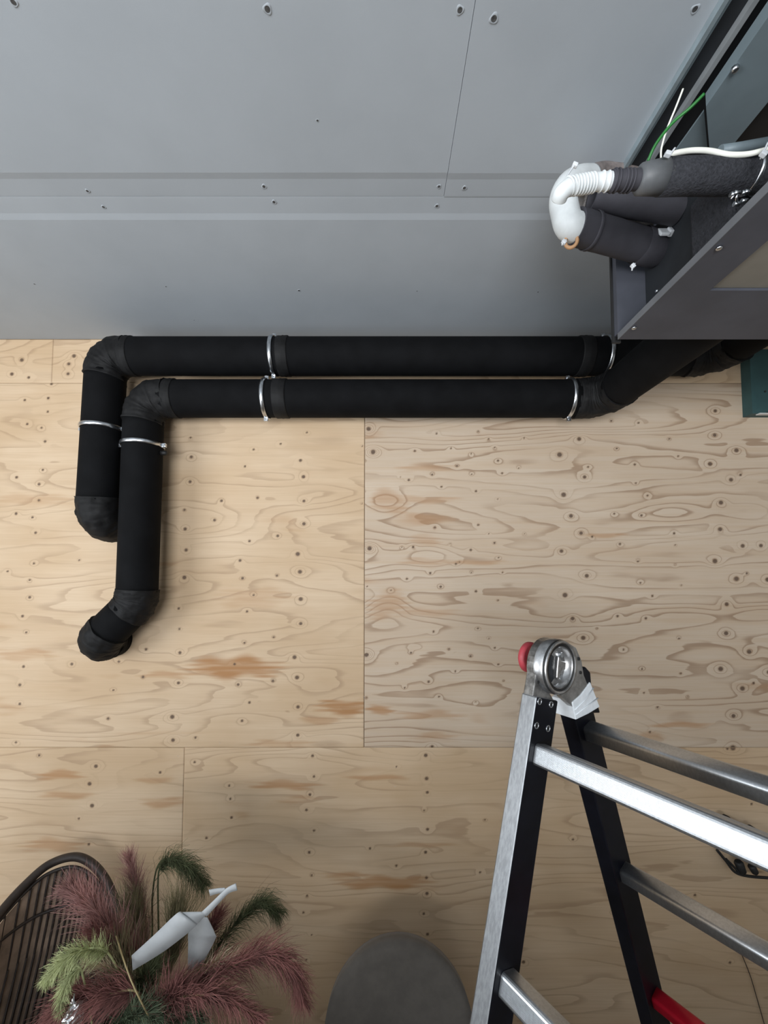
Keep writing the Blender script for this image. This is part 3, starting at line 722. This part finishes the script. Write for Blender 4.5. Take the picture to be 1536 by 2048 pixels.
# rungs: ribbed rounded aluminium bars
def rung(P, dleg, inn, name, m, w=.029, h=.030, ribs='left', label=None):
    prof = []
    c = .006
    def corner(cx, cy, a0):
        for k in range(5):
            a = a0 + math.pi / 2 * k / 4; prof.append((cx + c * math.cos(a), cy + c * math.sin(a)))
    corner(w / 2 - c, h / 2 - c, 0); 
    corner(-w / 2 + c, h / 2 - c, math.pi / 2)
    if ribs:
        y = h / 2 - c
        st = (h - 2 * c) / 14
        for k in range(14):
            y0 = h / 2 - c - k * st
            prof += [(-w / 2, y0 - .1 * st), (-w / 2 + .0006, y0 - .25 * st), (-w / 2 + .0006, y0 - .55 * st), (-w / 2, y0 - .7 * st)]
    corner(-w / 2 + c, -h / 2 + c, math.pi); corner(w / 2 - c, -h / 2 + c, 3 * math.pi / 2)
    up = -dleg
    vs = []; n = len(prof)
    for t in (-.0005, -RUNG + .0005):
        for x, y in prof: vs.append(P + inn * x + up * y + rb * t)
    mb = MB()
    mb.add(vs, [(i, (i + 1) % n, n + (i + 1) % n, n + i) for i in range(n)], 0, ribs is None)
    mb.add(vs, [tuple(range(n))[::-1], tuple(range(n, 2 * n))])
    o = mb.build(name, m, lad)
    if label: o['label'] = label
    return o
stepA = (D - A).length; stepB = (Eq - Bq).length / 2
A0 = A + inA * .010
for k in range(6):
    P = A0 + la * stepA * k
    if P.z > .12: rung(P, la, inA, 'rung', M['alu'], ribs='left')
for k in range(7):
    P = Bq + inB * ((wb0 + wb1) / 2) + lb * stepB * k
    if P.z > .12: rung(P, lb, inB, 'rung', M['redalu'] if k == 2 else M['alu'], w=.027, h=.027, ribs=None, label='red painted rung' if k == 2 else None)
# hinge
hc = L(1114, 1333)
hin = MB()
HR = .0405
ring_n = 40
def hp2(a, r, off): 
    e1 = Vector((rb.y, -rb.x, 0)); return hc + (e1 * math.cos(a) + Vector((0, 0, 1)) * math.sin(a)) * r + rb * off
def hinge_set(base, knob):
    def P(a, r, off): return hp2(a, r, base + off)
    # left arm: casting from the hub down into the left rail
    lt = toz(A, la, ztopA); lt0 = toz(A, la, ztopA - .02)
    e1 = Vector((rb.y, -rb.x, 0))
    arc = [P(a, HR * 1.02, 0) for a in np.linspace(math.radians(20), math.radians(190), 16)]
    poly = arc + [lt + inA * (wa0 + .001) + rb * base, lt0 + inA * (wa0 + .003) + rb * base, lt0 + inA * (wa1 - .003) + rb * base, lt + inA * (wa1 - .001) + rb * base, P(math.radians(255), HR * .98, 0)]
    poly += [P(a, HR * .98, 0) for a in np.linspace(math.radians(280), math.radians(372), 6)]
    mb = MB().prism([p + rb * .0075 for p in poly], rb * (T - .0095), 0, 1); mb.build('hinge_arm', [M['alu_cast'], M['alu_worn']], lad, bevel=.0015)
    # right arm
    rt = toz(Bq, lb, ztopB); rt0 = toz(Bq, lb, ztopB - .010)
    poly = [P(math.radians(62), HR * 1.0, 0), P(math.radians(30), HR * 1.22, 0), P(math.radians(2), HR * 1.42, 0), P(math.radians(-18), HR * 1.62, 0), rt + inB * (wb1 - .004) + rb * base, rt0 + inB * (wb1 - .006) + rb * base, rt0 + inB * (wb0 + .003) + rb * base,
            rt + inB * (wb0 + .001) + rb * base, P(math.radians(-92), HR * 1.03, 0)] + [P(a, HR * 1.005, 0) for a in np.linspace(math.radians(-85), math.radians(55), 14)]
    hpl = MB().prism([p - rb * .0056 for p in poly], rb * .0094).build('hinge_plate', M['alu_cast'], lad, bevel=.0008)
    # hub drum with recessed face
    mb = MB(); seg = 40
    prof = [(HR * 1.03, .012), (HR * 1.03, -.002), (HR * 1.0, -.0025), (HR * 1.0, -.0065), (HR * .98, -.0085), (HR * .90, -.0085), (HR * .885, -.0070), (HR * .78, -.0070), (HR * .755, -.0045), (HR * .74, .0060)]
    vs = [P(2 * math.pi * i / seg, r, o_) for r, o_ in prof for i in range(seg)]
    k = len(prof)
    for j in range(k - 1):
        mb.add(vs, [(j * seg + i, j * seg + (i + 1) % seg, (j + 1) * seg + (i + 1) % seg, (j + 1) * seg + i) for i in range(seg)], 1 if j in (2, 6) else 0, True)
    mb.add([vs[(k - 1) * seg + i] for i in range(seg)], [tuple(range(seg))], 2)
    hub = mb.build('hub', [M['alu_cast'], M['rubber'], M['alu_cast']], lad)
    # locking bar seen inside the hub
    bar = [P(math.radians(115), HR * .62, .0052), P(math.radians(140), HR * .55, .0052), P(math.radians(178), HR * .42, .0052), P(math.radians(225), HR * .58, .0052), P(math.radians(252), HR * .62, .0052), P(math.radians(268), HR * .45, .0052), P(math.radians(200), HR * .14, .0052), P(math.radians(95), HR * .35, .0052)]
    MB().prism(bar, -rb * .0006).build('slot', M['dark'], hub)
    cr = [P(math.radians(84), HR * .42, .0056), P(math.radians(40), HR * .3, .0056), P(math.radians(12), HR * .55, .0056), P(math.radians(-20), HR * .5, .0056), P(math.radians(-50), HR * .3, .0056), P(math.radians(-85), HR * .55, .0056), P(math.radians(-105), HR * .42, .0056), P(math.radians(180), HR * .05, .0056)]
    MB().prism(cr, -rb * .008).build('lock_lever', M['alu_cast'], hub, bevel=.002, bseg=3)
    for a in (42, 170, 305):
        c = P(math.radians(a), HR * .56, .0056); MB().disc(c, -rb, .0042, .004, 6).build('bolt', M['zinc'], hub)
    for a, r, o_ in ((8, 1.22, -.0056), (203, 1.14, .004), (-16, 1.36, -.0056)):
        c = P(math.radians(a), HR * r, o_); MB().disc(c, -rb, .0026, .0015, 10).build('bolt', M['rubber'], hpl)
    kp = hp2(math.radians(100), .006, base + T)
    if knob: 
        MB().sweep([kp - rb * .004, kp + rb * .016], .009, 20).build('knob_stem', M['black'], lad)
        kc = kp + rb * .016
        MB().sweep([kc, kc + rb * .003, kc + rb * .009, kc + rb * .013], [.021, .0245, .0245, .020], 32).build('knob', M['red'], lad)['label'] = 'round red hinge release knob'
hinge_set(0.0, True)
# rivets on the left rail
for px, py in ((1079, 1403), (1102, 1409), (1073, 1451), (1096, 1457)):
    c = L(px, py); mb = MB(); mb.torus(c - rb * .0002, rb, .0042, .0009, 16, 6); mb.disc(c, -rb, .0036, .0004, 12, mi=1); mb.build('rivet', [M['zinc'], M['rubber']], rail_far)
# black cover and white tape on the right rail
rt = toz(Bq, lb, ztopB)
q = [L(1147, 1394), L(1148, 1376), L(1155, 1358), L(1152, 1345), L(1166, 1332), L(1176, 1343), L(1178, 1368), L(1188, 1398), L(1196, 1425), L(1153, 1425)]
MB().prism([p - rb * .005 for p in q], rb * (T + .004)).build('black_cover', M['black'], lad, bevel=.003, bseg=3)
q = [L(1146, 1404, -.0065), L(1178, 1369, -.0065), L(1198, 1412, -.0065), L(1157, 1432, -.0065)]
mb = MB(); mb.prism([L(1145, 1405, -.0070), L(1163, 1389, -.0072), L(1181, 1364, -.0070), L(1191, 1390, -.0070), L(1200, 1414, -.0070), L(1177, 1428, -.0072), L(1152, 1440, -.0070)], rb * (T + .0095))
wtp = mb.build('white_tape', M['wtape'], lad, bevel=.0015)
for seg_ in (((1150, 1419), (1170, 1400), (1187, 1376)), ((1152, 1429), (1174, 1412), (1196, 1396))):
    MB().sweep([L(*p, -.0075) for p in seg_], .0011, 6).build('tape_fold', M['wtape'], wtp)

# ------------------------------------------------------------------ dark rod chair, lower left
ch = empty('rod_chair', 'dark brown chair with curved back of thin vertical rods', 'chair')
rimP = [(300, 2140, 1.18), (276, 2030, 1.21), (262, 1945, 1.235), (250, 1875, 1.25), (230, 1800, 1.262), (198, 1741, 1.27), (155, 1714, 1.262), (100, 1728, 1.23), (50, 1770, 1.18), (0, 1826, 1.12), (-60, 1905, 1.04), (-140, 2020, .95), (-200, 2120, .90)]
rim = smooth([at(*p) for p in rimP], 10)
MB().sweep(rim, .0115, 14).build('back_rim', M['rattan'], ch)
rim2 = [p + Vector((0, -.010, -.022)) for p in rim]
MB().sweep(rim2, .005, 8).build('inner_rim', M['rattan'], ch)
zs_ = .45
nr = 44
def foot_of(p):                                             # rods lean forward and to the left on their way to the seat
    y = p.y - .12; k = (zs_ - EYE.z) / y; x0 = p.x / p.y
    return Vector(((x0 - .20 * ((p.z - EYE.z) / p.y - k)) * y, y, zs_))
mid = []
acc = [0.0]
for a, b in zip(rim2[:-1], rim2[1:]): acc.append(acc[-1] + abs(b.x - a.x) + .35 * abs(b.z - a.z))
for i in range(nr):
    f = (.03 + .94 * i / (nr - 1)) * acc[-1]; j = max(k for k in range(len(acc) - 1) if acc[k] <= f)
    p = rim2[j].lerp(rim2[j + 1], (f - acc[j]) / max(acc[j + 1] - acc[j], 1e-6))
    b = foot_of(p)
    m = p.lerp(b, .5) + Vector((0, .018, 0))
    mid.append((p, m, b))
    MB().sweep(smooth([p, m, b], 5), .0027, 6, smooth=True).build('back_rod', M['rattan'], ch)
def on_rod(t, z):
    p, m, b = t; k = (z - p.z) / (b.z - p.z); k = min(max(k, 0), 1)
    return p * (1 - k) ** 2 + m * 2 * k * (1 - k) + b * k * k
sh = MB(); ns = 10; sv = []
for p, m, b in mid:
    for j in range(ns + 1):
        k = .012 + .988 * j / ns; sv.append(p * (1 - k) ** 2 + m * 2 * k * (1 - k) + b * k * k + Vector((0, .011, 0)))
sh.add(sv, [(i * (ns + 1) + j, i * (ns + 1) + j + 1, (i + 1) * (ns + 1) + j + 1, (i + 1) * (ns + 1) + j) for i in range(len(mid) - 1) for j in range(ns)], 0, True)
o = sh.build('back_shell', M['slat'], ch); o.modifiers.new('thick', 'SOLIDIFY').thickness = .002
zc = at(60, 1850, 1.17).z
hz = [on_rod(t, zc) for t in mid if t[0].z > zc + .02]
MB().sweep(hz, .0042, 8).build('cross_bar', M['rattan'], ch)
# second layer: the seat shell's own rods behind the back rods
z2 = at(40, 1955, 1.12).z
for t0, t1 in zip(mid[:-1], mid[1:]):
    a = on_rod(t0, min(z2, t0[0].z - .03)).lerp(on_rod(t1, min(z2, t1[0].z - .03)), .5) + Vector((0, -.006, 0)); b = t0[2].lerp(t1[2], .5) + Vector((0, -.006, 0))
    MB().sweep([a, b], .0022, 6).build('seat_shell_rod', M['rattan'], ch)
ring = [t[2] for t in mid]
cen = sum(ring, Vector()) / len(ring)
fr = Vector((cen.x - .10, cen.y - .42, zs_))
loop = ring + smooth([ring[-1], Vector((ring[-1].x + .06, fr.y, zs_)), fr, Vector((ring[0].x - .05, fr.y + .05, zs_)), ring[0]], 6)[1:-1]
MB().sweep(loop + [loop[0]], .008, 10).build('seat_ring', M['rattan'], ch)
n = len(loop)
MB().prism([p + Vector((0, 0, -.006)) for p in loop], (0, 0, .012)).build('seat', M['rattan'], ch)
for k in (int(n * .02), int(n * .42), int(n * .62), int(n * .85)):
    p = loop[k] + (cen - loop[k]) * .12
    MB().sweep([p, Vector((p.x, p.y, 0)) + (p - cen).normalized() * .03 * Vector((1, 1, 0)).length * 0 + Vector((0, 0, 0))], .009, 10).build('leg', M['rattan'], ch)

# ------------------------------------------------------------------ taupe round-backed chair, bottom centre
tc = empty('round_back_chair', 'taupe upholstered chair with round back behind the ladder', 'chair')
cc = at(798, 2052, 1.12); Rb = at(798, 1897, 1.12).z - cc.z
mb = MB(); seg = 48; cols = 10
def shell(r, a, off):                                       # slightly dished backrest
    x = r * math.cos(a); z = r * math.sin(a); return Vector((cc.x + x, cc.y + off - .55 * x * x + .10 * z, cc.z + z))
vs = []
for off in (0, .035):
    for j in range(cols + 1):
        r = Rb * (1.0 if j == cols else .985 * j / cols) * (1 if off == 0 else .985)
        for i in range(seg): vs.append(shell(max(r, 1e-4), 2 * math.pi * i / seg, off + (.004 if j == cols and off == 0 else 0)))
per = (cols + 1) * seg
fs = [(j * seg + i, j * seg + (i + 1) % seg, (j + 1) * seg + (i + 1) % seg, (j + 1) * seg + i) for j in range(cols) for i in range(seg)]
fs += [tuple(per + q for q in f[::-1]) for f in fs] + [(cols * seg + i, cols * seg + (i + 1) % seg, per + cols * seg + (i + 1) % seg, per + cols * seg + i) for i in range(seg)]
mb.add(vs, fs, 0, True); mb.build('backrest', M['seatf'], tc)
sc = Vector((cc.x, cc.y - .17, .44))
MB().sweep([sc - Vector((0, 0, .04)), sc - Vector((0, 0, .03)), sc + Vector((0, 0, .015)), sc + Vector((0, 0, .02))], [.18, .20, .20, .18], 40).build('seat', M['seatf'], tc)
for sx in (-1, 1):
    for sy in (-1, 1): MB().sweep([sc + Vector((sx * .11, sy * .11, -.039)), Vector((sc.x + sx * .16, sc.y + sy * .15, 0))], [.014, .009], 12).build('leg', M['rattan'], tc)
MB().sweep([Vector((cc.x, cc.y - .005, .42)), Vector((cc.x, cc.y + .03, cc.z - .02))], .016, 12).build('back_support', M['rattan'], tc)

# ------------------------------------------------------------------ flowers in a tall vase
VC = at(262, 2075, .86); vtop = VC.z
vz = empty('floor_vase', 'dark vase at the bottom edge holding dried flowers', 'vase'); 
prof = [(.10, .001), (.125, .02), (.14, .25), (.13, .5), (.10, vtop - .06), (.085, vtop - .01), (.09, vtop), (.082, vtop), (.078, vtop - .02), (.09, vtop - .10)]
mb = MB(); mb.sweep([(VC.x, VC.y, z) for r, z in prof], [r for r, z in prof], 36, caps=False)
mb.add([(VC.x + .10 * math.cos(a), VC.y + .10 * math.sin(a), .001) for a in np.linspace(0, 2 * math.pi, 36, False)], [tuple(range(36))])
mb.build('vase_body', M['vase'], vz)
def rv(): return Vector((random.gauss(0, 1), random.gauss(0, 1), random.gauss(0, 1)))
def ribbon(mb, pts, w, mi=0):
    pts = [Vector(p) for p in pts]; d = (pts[-1] - pts[0]); s = d.cross(rv()).normalized() * w
    n = len(pts); vs = []
    for i, p in enumerate(pts):
        k = 1 - .8 * i / (n - 1); vs += [p - s * k, p + s * k]
    mb.add(vs, [(2 * i, 2 * i + 1, 2 * i + 3, 2 * i + 2) for i in range(n - 1)], mi)
def stem_base(i): a = i * 2.4; return Vector((VC.x + .05 * math.cos(a), VC.y + .04 * math.sin(a), vtop - .10 - .02 * (i % 4)))
NB = [0]
def flower(name, label, axis, hair, spread, nh, m, stem_m, w=.0011, droop=.0, back=.0, t0=.3, mid_=None, cat='flower', group=None, lean=.55):
    """axis: points of the plume from its root to its tip"""
    root = empty(name, label, cat, group); i = NB[0]; NB[0] += 1
    ax = smooth(axis, 8); b = stem_base(i)
    MB().sweep(smooth([b, b.lerp(Vector(axis[0]), .6) + Vector((0, 0, .015))] + list(axis), 6), .0017, 6).build('stem', stem_m, root)
    mb = MB(); n = len(ax)
    for k in range(int(nh * 2.0)):
        t = random.random() ** .9; q = t * (n - 1); j = min(int(q), n - 2); p = ax[j].lerp(ax[j + 1], q - j)
        tg = (ax[j + 1] - ax[j]).normalized()
        d = rv(); d = (d - tg * d.dot(tg)).normalized()
        l = hair * random.uniform(.45, 1.1) * (1.0 if t < .6 else 1 - .5 * (t - .6) / .4)
        dr = (tg * lean + d * spread * random.uniform(.2, 1)).normalized()
        p0 = p + d * .002; p1 = p0 + dr * l * .5; p2 = p1 + (dr + Vector((0, 0, -droop)) + rv() * .25).normalized() * l * .5
        ribbon(mb, [p0, p1, p2], w * random.uniform(.4, .85))
    o = mb.build('plume', m, root); o['kind'] = 'stuff'
    return root
G = 'flowers and grasses in the bouquet'
flower('pink_plume', 'pink plume leaning far left in front of the rod chair', [at(285, 1930, .84), at(235, 1870, .83), at(180, 1810, .83), at(140, 1775, .84)], .075, .65, 800, M['pink'], M['straw'], w=.0009)
flower('pink_plume', 'pink plume standing upright beside the dark green fern', [at(290, 1900, .90), at(280, 1830, .92), at(270, 1765, .93), at(258, 1715, .94)], .06, .42, 500, M['pink'], M['straw'], w=.0008)
flower('pink_plume', 'reddish plume between the left pink plume and the pale green tassel', [at(280, 1945, .82), at(230, 1900, .81), at(185, 1858, .81)], .055, .7, 500, M['maroon'], M['straw'], w=.0009)
flower('maroon_plume', 'maroon plume sweeping down left above the silver foil', [at(275, 1985, .76), at(210, 1990, .75), at(150, 2000, .75), at(110, 2035, .75)], .075, .8, 900, M['maroon'], M['straw'], droop=.5, w=.0009)
flower('maroon_plume', 'long maroon plume arching right and drooping at its end', [at(330, 2000, .78), at(400, 1965, .79), at(480, 1925, .81), at(545, 1910, .82), at(590, 1950, .82), at(605, 2005, .82)], .07, .7, 1000, M['maroon'], M['straw'], droop=.6, w=.0009)
flower('maroon_plume', 'maroon plume low on the right under the arching plume', [at(330, 2010, .76), at(390, 1990, .75), at(450, 1995, .75), at(520, 2040, .75)], .055, .7, 600, M['maroon'], M['straw'], droop=.5, w=.0009)
flower('maroon_plume', 'small red brown plume behind the white plastic strip', [at(380, 1930, .92), at(415, 1870, .94), at(435, 1830, .95)], .055, .6, 380, M['maroon'], M['straw'], w=.0009)
flower('green_fern', 'dark green feathery fern nodding beside the upright pink plume', [at(302, 1890, .93), at(305, 1790, .95), at(318, 1727, .96), at(350, 1718, .96), at(385, 1740, .96), at(408, 1775, .96)], .05, .9, 20, M['gfern'], M['gfern'], droop=.9)
flower('green_fern', 'dark green fern tuft hanging above the white strip', [at(318, 1740, .955), at(345, 1722, .955), at(380, 1738, .955), at(408, 1772, .955)], .06, .8, 620, M['gfern'], M['gfern'], droop=1.0, w=.0008)
flower('green_fern', 'olive green tuft drooping at the right of the bouquet', [at(405, 1935, .93), at(470, 1850, .95), at(520, 1808, .96), at(555, 1825, .96)], .075, .55, 560, M['gfern'], M['gfern'], droop=1.1, w=.0008)
flower('grass_bunch', 'bunch of olive grass blades in the bouquet centre', [at(285, 1960, .83), at(275, 1900, .86), at(268, 1850, .88)], .13, .42, 420, M['golive'], M['straw'], w=.0009, lean=1.2)
flower('grass_bunch', 'olive grass blades right of centre behind the plastic strip', [at(330, 1965, .86), at(345, 1900, .88), at(352, 1840, .90)], .12, .5, 380, M['golive'], M['straw'], w=.0009, lean=1.1)
flower('grass_bunch', 'brown olive grass bunch low in the bouquet centre', [at(280, 2000, .79), at(250, 1960, .79), at(235, 1920, .80)], .10, .7, 420, M['golive'], M['straw'], w=.0009, lean=1.0)
flower('maroon_plume', 'dark maroon plume low in the middle in front of the vase', [at(300, 2040, .77), at(330, 2005, .76), at(350, 1985, .76)], .07, .9, 500, M['maroon'], M['straw'], w=.0009)
flower('seed_grass', 'cream speckled seed grass left of the bouquet centre', [at(270, 1965, .79), at(215, 1935, .78), at(165, 1925, .78)], .03, .9, 230, M['cream'], M['straw'], w=.0013)
flower('seed_grass', 'cream speckled seed grass right of the plastic strip', [at(350, 1970, .80), at(430, 1925, .81), at(470, 1915, .82)], .03, .9, 130, M['cream'], M['straw'], w=.0013)
flower('pale_tassel', 'pale green tassel hanging left over the rod chair', [at(215, 1905, .76), at(165, 1900, .74), at(125, 1925, .73), at(92, 1962, .73)], .03, 1.0, 620, M['gpale'], M['gpale'], w=.0010, droop=.4, lean=.4)
flower('pale_tassel', 'thin pale green tassel hanging beside the silver foil', [at(160, 1935, .735), at(138, 1955, .73), at(126, 1990, .73), at(120, 2028, .73)], .02, 1.0, 420, M['gpale'], M['gpale'], w=.0010, droop=.4, lean=.4)
flower('needle_tuft', 'blue green needle tuft at the bottom of the bouquet', [at(225, 2060, .76), at(280, 2025, .74), at(330, 2040, .74)], .045, 1.0, 620, M['gpine'], M['gpine'], w=.0009)
flower('needle_tuft', 'green needle tuft at the bottom right of the bouquet', [at(330, 2060, .76), at(370, 2030, .75), at(405, 2045, .75)], .04, 1.0, 420, M['gpine'], M['gpine'], w=.0009)
flower('olive_sprig', 'olive green sprig filling the centre under the strip', [at(300, 2000, .80), at(290, 1955, .80), at(310, 1930, .81)], .06, 1.0, 420, M['gfern'], M['gfern'], w=.0009)
tag(MB().sweep(smooth([at(305, 2048, .735), at(262, 1960, .735), at(232, 1872, .80)], 6), .0012, 8).build('dry_stem', M['straw']), 'straw coloured stem leaning across the bouquet front', 'stem')
# silver foil scrap
mb = MB(); nu, nv = 10, 6; fo = [at(118, 2056, .72), at(150, 1985, .73), at(178, 1990, .74), at(160, 2060, .73)]
vs = []
for i in range(nu + 1):
    for j in range(nv + 1):
        u, v = i / nu, j / nv; p = (fo[0] * (1 - u) + fo[1] * u) * (1 - v) + (fo[3] * (1 - u) + fo[2] * u) * v
        vs.append(p + Vector((0, -.012 * math.sin(v * math.pi) + random.uniform(-.003, .003), random.uniform(-.002, .002))))
mb.add(vs, [(i * (nv + 1) + j, (i + 1) * (nv + 1) + j, (i + 1) * (nv + 1) + j + 1, i * (nv + 1) + j + 1) for i in range(nu) for j in range(nv)])
o = mb.build('silver_foil', M['silver']); tag(o, 'crumpled silver foil at the bottom left of the bouquet', 'foil')
o.modifiers.new('thick', 'SOLIDIFY').thickness = .0008
# folded frosted plastic strip
st = empty('plastic_strip', 'folded white frosted plastic strip stuck in the bouquet', 'plastic strip')
def band(name, L_, R_):
    a, b = smooth(L_, 5), smooth(R_, 5); n = len(a); mb = MB()
    mb.add(a + b, [(i, i + 1, n + i + 1, n + i) for i in range(n - 1)], 0, True)
    o = mb.build(name, M['ribbon'], st); s = o.modifiers.new('thick', 'SOLIDIFY'); s.thickness = .0012
YR = .765
band('front_band', [at(264, 1910, YR), at(310, 1868, YR), at(352, 1828, YR), at(366, 1824, YR + .004), at(406, 1823, YR + .006)], [at(266, 1940, YR), at(328, 1902, YR), at(385, 1858, YR), at(396, 1846, YR + .004), at(412, 1830, YR + .006)])
band('back_band', [at(394, 1832, YR + .01), at(378, 1862, YR + .03), at(377, 1890, YR + .04), at(376, 1942, YR + .05)], [at(415, 1834, YR + .01), at(430, 1866, YR + .02), at(430, 1880, YR + .03), at(398, 1940, YR + .05)])
band('tail', [at(403, 1824, YR + .004), at(430, 1798, YR + .004), at(453, 1776, YR + .004), at(472, 1766, YR + .004)], [at(414, 1832, YR + .004), at(438, 1806, YR + .004), at(458, 1786, YR + .004), at(475, 1780, YR + .004)])
band('barb', [at(418, 1779, YR + .008), at(436, 1776, YR + .008), at(450, 1775, YR + .008)], [at(421, 1791, YR + .008), at(438, 1786, YR + .008), at(456, 1786, YR + .008)])

# ------------------------------------------------------------------ black plug leads on the wall, lower right
pl = empty('plug_cluster', 'black leads and plugs on the wall behind the ladder rung', 'cable')
YW = 1.335
MB().sweep(smooth([at(1434, 1700, YW), at(1452, 1722, YW), at(1470, 1744, YW), at(1495, 1752, YW), at(1540, 1756, YW)], 6), .0042, 8).build('lead', M['rubber'], pl)
MB().sweep(smooth([at(1452, 1718, YW), at(1466, 1732, YW), at(1482, 1750, YW)], 6), .0035, 8).build('lead', M['rubber'], pl)
MB().sweep(smooth([at(1440, 1636, YW), at(1470, 1645, YW), at(1500, 1660, YW), at(1520, 1668, YW)], 6), .0060, 8).build('lead', M['rubber'], pl)
for a, b, r in (((1476, 1722), (1486, 1748), .013), ((1502, 1730), (1512, 1748), .011), ((1446, 1634), (1460, 1640), .010), ((1496, 1655), (1512, 1664), .011)):
    pa, pb = at(*a, YW), at(*b, YW); MB().sweep([pa, pa.lerp(pb, .15), pa.lerp(pb, .8), pb], [r * .7, r, r * .9, r * .45], 14).build('plug', M['rubber'], pl)
MB().box(tuple(at(1462, 1712, YW - .012)), tuple(at(1560, 1672, YW + .03))).build('socket_box', M['rubber'], pl, bevel=.004)
wire('thin_cord', 'thin brown cord hanging down the wall at the lower right', [at(1477, 1893, WALL - .004), at(1484, 1910, WALL - .005), at(1500, 1950, WALL - .005), at(1512, 1990, WALL - .005), at(1532, 2060, WALL - .005)], .0012, M['rattan'], 'cord')
